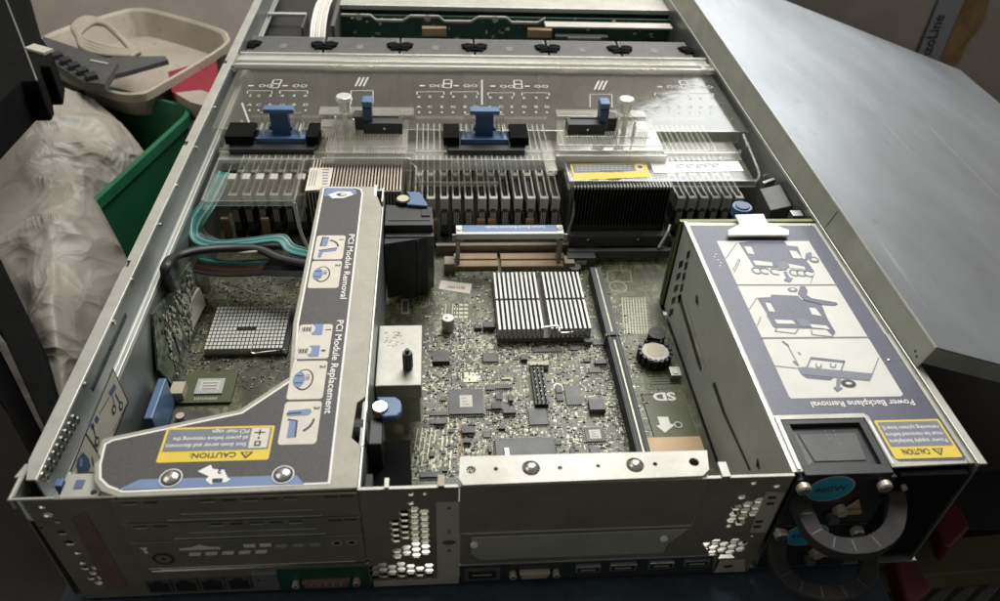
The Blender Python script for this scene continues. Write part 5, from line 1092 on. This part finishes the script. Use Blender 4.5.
# beige tray
tr0 = [V(*at(a,c_,z=-6)[:2],0) for a, c_ in ((35,46),(60,30),(118,12),(135,9),(155,11),(212,27),(226,36),(220,48),(160,84),(138,93),(105,89),(50,66))]; tr = []
for i in range(12):
    for k in range(5):
        p0,p1,p2,p3 = tr0[i-1],tr0[i],tr0[(i+1)%12],tr0[(i+2)%12]; t = k/5
        tr.append(.5*((2*p1)+(p2-p0)*t+(2*p0-5*p1+4*p2-p3)*t*t+(3*p1-p0-3*p2+p3)*t**3))
def trr(z, k): c = sum(tr, V(0,0,0))/len(tr); return [V(*(c+(p-c)*k)[:2], z) for p in tr][::-1]
b = MB(); loft(b, [trr(-10,0), trr(-10,.86), trr(-7.2,.97), trr(-7.0,1.03), trr(-6.0,1.03), trr(-5.9,1.0), trr(-6.2,.96), trr(-9.4,.84), trr(-9.4,0)], 'beige'); o = b.build('plastic_tray', smooth=False); tag(o, 'beige plastic tray behind the green crate holding a coil of white cable', 'tray')
b = MB(); P = at2([(168,72),(216,58),(219,90),(196,101),(172,92)], -7); b.add([p for p in P]+[p-V(0,0,3) for p in P], [(4,3,2,1,0)]+[(i,(i+1)%5,5+(i+1)%5,5+i) for i in range(5)], 'red'); tag(b.build('red_box'), 'red object wedged between the beige tray and the green crate', 'red box')
b = MB(); P = at2([(175,93),(200,90),(214,94),(205,106),(190,102)], -6.8); b.add([p for p in P]+[p-V(0,0,2) for p in P], [(4,3,2,1,0)]+[(i,(i+1)%5,5+(i+1)%5,5+i) for i in range(5)], 'carton'); tag(b.build('cardboard_scrap'), 'small piece of brown cardboard under the red box edge', 'cardboard')
t = MB()
for k in range(4):
    t.tube([at(140-2*k,53+1.2*k,z=-4.6), at(112-3*k,49+2*k,z=-4.4), at(88-1.5*k,42+2.5*k,z=-4), at(76+k,34+2*k,z=-4), at(74+2*k,26+2.2*k,z=-4), at(84+3*k,19+1.5*k,z=-4), at(100+3*k,21+2*k,z=-4.2), at(118+2*k,36+2*k,z=-4.4), at(136-k,51+k,z=-4.6)], .38, 'beige', 7)
tag(t.build('coiled_cable', smooth=True), 'coil of dull beige cable lying in the plastic tray', 'cable')
b = MB(); P = at2([(42,36),(118,62),(104,84),(84,82),(45,58)], -3.6); b.add([p for p in P]+[p-V(0,0,1.0) for p in P], [(4,3,2,1,0)]+[(i,(i+1)%5,5+(i+1)%5,5+i) for i in range(5)], 'dark_grey')
for i in range(5): q = at(58+8.5*i, 58+5.2*i, z=-3.6); b.box(q.x-.6,q.x+.6,q.y-.6,q.y+.6,-3.6,-3.0,'black_soft', rz=.6)
b2 = at2([(104,64),(112,57),(165,56),(168,60),(125,72),(108,76)], -4.2); b.add([p for p in b2]+[p-V(0,0,.6) for p in b2], [(5,4,3,2,1,0)]+[(i,(i+1)%6,6+(i+1)%6,6+i) for i in range(6)], 'dark_grey')
q = at(100,62,z=-3.55); b.box(q.x-1.4,q.x+1.2,q.y-.2,q.y+.15,-3.55,-3.5,'paper_dim', rz=-.4)
tag(b.build('power_strip', bevel=.1), 'dark grey slotted gadget lying across the corner of the beige tray', 'gadget')
# black upright at the top left
bk = thing('black_bracket', 'black metal bracket with a stepped lower end at the top left corner', 'metal bracket', (-55, 70, 0))
def pan(pts, z, th, m, M): P = at2(pts, z); n = len(P); M.add(P+[p-V(0,0,th) for p in P], [tuple(range(n))[::-1], tuple(range(n,2*n))]+[(i,(i+1)%n,n+(i+1)%n,n+i) for i in range(n)], m)
b = MB(); pan([(-40,-30),(20,-30),(28,0),(40,35),(52,53),(50,66),(39,66),(40,75),(37,81),(21,81),(0,101),(-40,140)], 6, 4, 'deep_black', b); b.build('plate', bk, bevel=.2)
b = MB(); t_ = at2([(2,-10),(20,36),(37,81)], 6.05); b.tube(t_, .09, 'galv', 6); b.box(*sum(([at(39,51,z=6).x-1.2, at(39,51,z=6).x+1.3],[at(39,51,z=6).y-.5, at(39,51,z=6).y+.6],[6.0,6.25]),[]), 'paper_dim', rz=-.5); b.build('bright_edge', bk)
# wrinkled bag
def bag(outline, z0, H, seed, nm, lab):
    P = [V(*at(a,c_,z=z0+H*.45)[:2], 0) for a, c_ in outline]; Q = []
    for i in range(len(P)):
        for k in range(10): 
            p0,p1,p2,p3 = P[i-1],P[i],P[(i+1)%len(P)],P[(i+2)%len(P)]; t = k/10
            Q.append(.5*((2*p1)+(p2-p0)*t+(2*p0-5*p1+4*p2-p3)*t*t+(3*p1-p0-3*p2+p3)*t**3))
    c = sum(Q, V(0,0,0))/len(Q); rings = []; from mathutils import noise
    for j in range(41):
        u = 1-j/40; z = z0+H*(1-u**2.4)**.6
        r_ = []
        for q in Q:
            p = c+(q-c)*max(u,.002); s1 = noise.noise(V(p.x*.07+seed, p.y*.05, 0))*3; s2 = (1-abs(noise.noise(V(p.x*.11+seed, p.y*.10, 3))*2))**3*1.1; s3 = (1-abs(noise.noise(V(p.x*.22+p.y*.08, p.y*.2+seed, 8))*2))**3*.5
            r_.append(V(p.x, p.y, z+(s1+1.3*s2+.6*s3)*(1-u**6)))
        rings.append(r_)
    b = MB(); loft(b, [[V(p.x,p.y,-25.9) for p in rings[0]]]+rings, 'bag'); o = b.build(nm, smooth=True); tag(o, lab, 'plastic bag'); return o
bag([(-60,70),(0,62),(52,62),(82,80),(112,108),(144,140),(140,160),(118,178),(97,200),(110,222),(129,262),(112,300),(80,380),(62,430),(30,400),(0,340),(-60,280)], -14, 8, 2., 'plastic_bag', 'large wrinkled translucent grey plastic bag left of the server')
b = MB()
pan([(-30,235),(0,258),(40,340),(62,420),(50,440),(0,330),(-30,290)], -6, 2, 'deep_black', b); pan([(-30,330),(0,350),(45,440),(38,470),(0,400),(-30,360)], -9, 2, 'deep_black', b)  # near-black colour carries the shadow of this corner
tag(b.build('dark_rails', bevel=.2), 'pair of dark metal rails in the shadow below the plastic bag', 'metal rails')
# carton behind on the right
cb_ = thing('carton', 'torn brown carton with a grey printed strip behind the steel cover', 'carton', (65, 85, -26))
def wp(pts, y): return [at(a, c_, y=y) for a, c_ in pts]
b = MB(); P = wp([(760,-60),(1100,-60),(1100,170),(1000,110),(760,110)], 82); n = 5; b.add(P+[p+V(0,25,0) for p in P], [tuple(range(n))[::-1], tuple(range(n,2*n))]+[(i,(i+1)%n,n+(i+1)%n,n+i) for i in range(n)], 'carton'); b.build('box', cb_)
b = MB(); b.add(wp([(942,-8),(967,-8),(936,68),(913,68)], 81.9)[::-1], [(0,1,2,3)], 'strip_grey')
p0, p1 = at(931,62,y=81.85), at(957,-8,y=81.85); u_ = (p1-p0).normalized(); u_.y = 0; v_ = V(-u_.z,0,u_.x)
ft = Fr(p0, u_, v_, 0); b.text(ft, -.6, .5, 2.1, 'enzoLine', 'ink', 0, 'l', .02, .98)
b.build('printed_strip', cb_)
b = MB(); b.add(wp([(969,-8),(992,-8),(984,20),(978,30),(966,44),(961,58),(949,72),(938,66)], 81.88)[::-1], [tuple(range(8))], 'carton_torn')
b.add(wp([(940,-8),(942,-8),(914,62),(912,60)], 81.86)[::-1], [(0,1,2,3)], 'dark_grey'); b.build('torn_edge', cb_)
# things at the lower right, the corner's shade put into their dark colours
for i, (pts, z, lab) in enumerate((([(925,487),(942,485),(968,520),(970,527),(950,548),(944,544)], -4, 'dull red latch handle, the upper one in the shade right of the power supplies'), ([(892,552),(915,556),(932,590),(914,604),(905,598)], -5, 'dull red latch handle, the lower one partly hidden behind the brown handles'))):
    b = MB(); pan(pts, z, 1.6, 'red_dull', b); tag(b.build('red_latch', bevel=.15), lab, 'latch', 'red latches')
b = MB(); pan([(860,566),(925,540),(1060,528),(1060,565),(900,577)], -7, 2, 'wood_shaded', b); tag(b.build('wooden_plank', bevel=.1), 'wooden plank with the shade of the lower right corner in its colour', 'plank')
b = MB()
for i in range(3): pan([(958+22*i,572),(970+22*i,572),(938+22*i,606),(922+22*i,606)], -9, 1, 'dark_grey', b)
pan([(900,480),(990,470),(1060,470),(1060,530),(960,530)], -8, 1, 'black_soft', b)
tag(b.build('slatted_panel', bevel=.05), 'dark slatted panel below the wooden plank at lower right', 'panel')

# ------------------------------------------------------------------ light
wd = bpy.data.worlds.new('World'); scene.world = wd; wd.use_nodes = True
wd.node_tree.nodes['Background'].inputs[0].default_value = (.80,.80,.74,1); wd.node_tree.nodes['Background'].inputs[1].default_value = AMB
def area(name, loc, tgt, sx, sy, e, col):
    l = bpy.data.lights.new(name, 'AREA'); l.shape = 'RECTANGLE'; l.size = sx; l.size_y = sy; l.energy = e; l.color = col
    o = bpy.data.objects.new(name, l); COL.objects.link(o); o.location = loc
    o.rotation_euler = (Vector(tgt)-Vector(loc)).to_track_quat('-Z', 'Y').to_euler(); return o
for a_ in LAMPS: area(*a_)
vs = scene.view_settings; vs.view_transform = 'Standard'; vs.look = 'None'; vs.exposure = 0; vs.gamma = 1
scene.cycles.max_bounces = 8; scene.cycles.transparent_max_bounces = 24; scene.cycles.use_denoising = True; scene.cycles.caustics_reflective = False
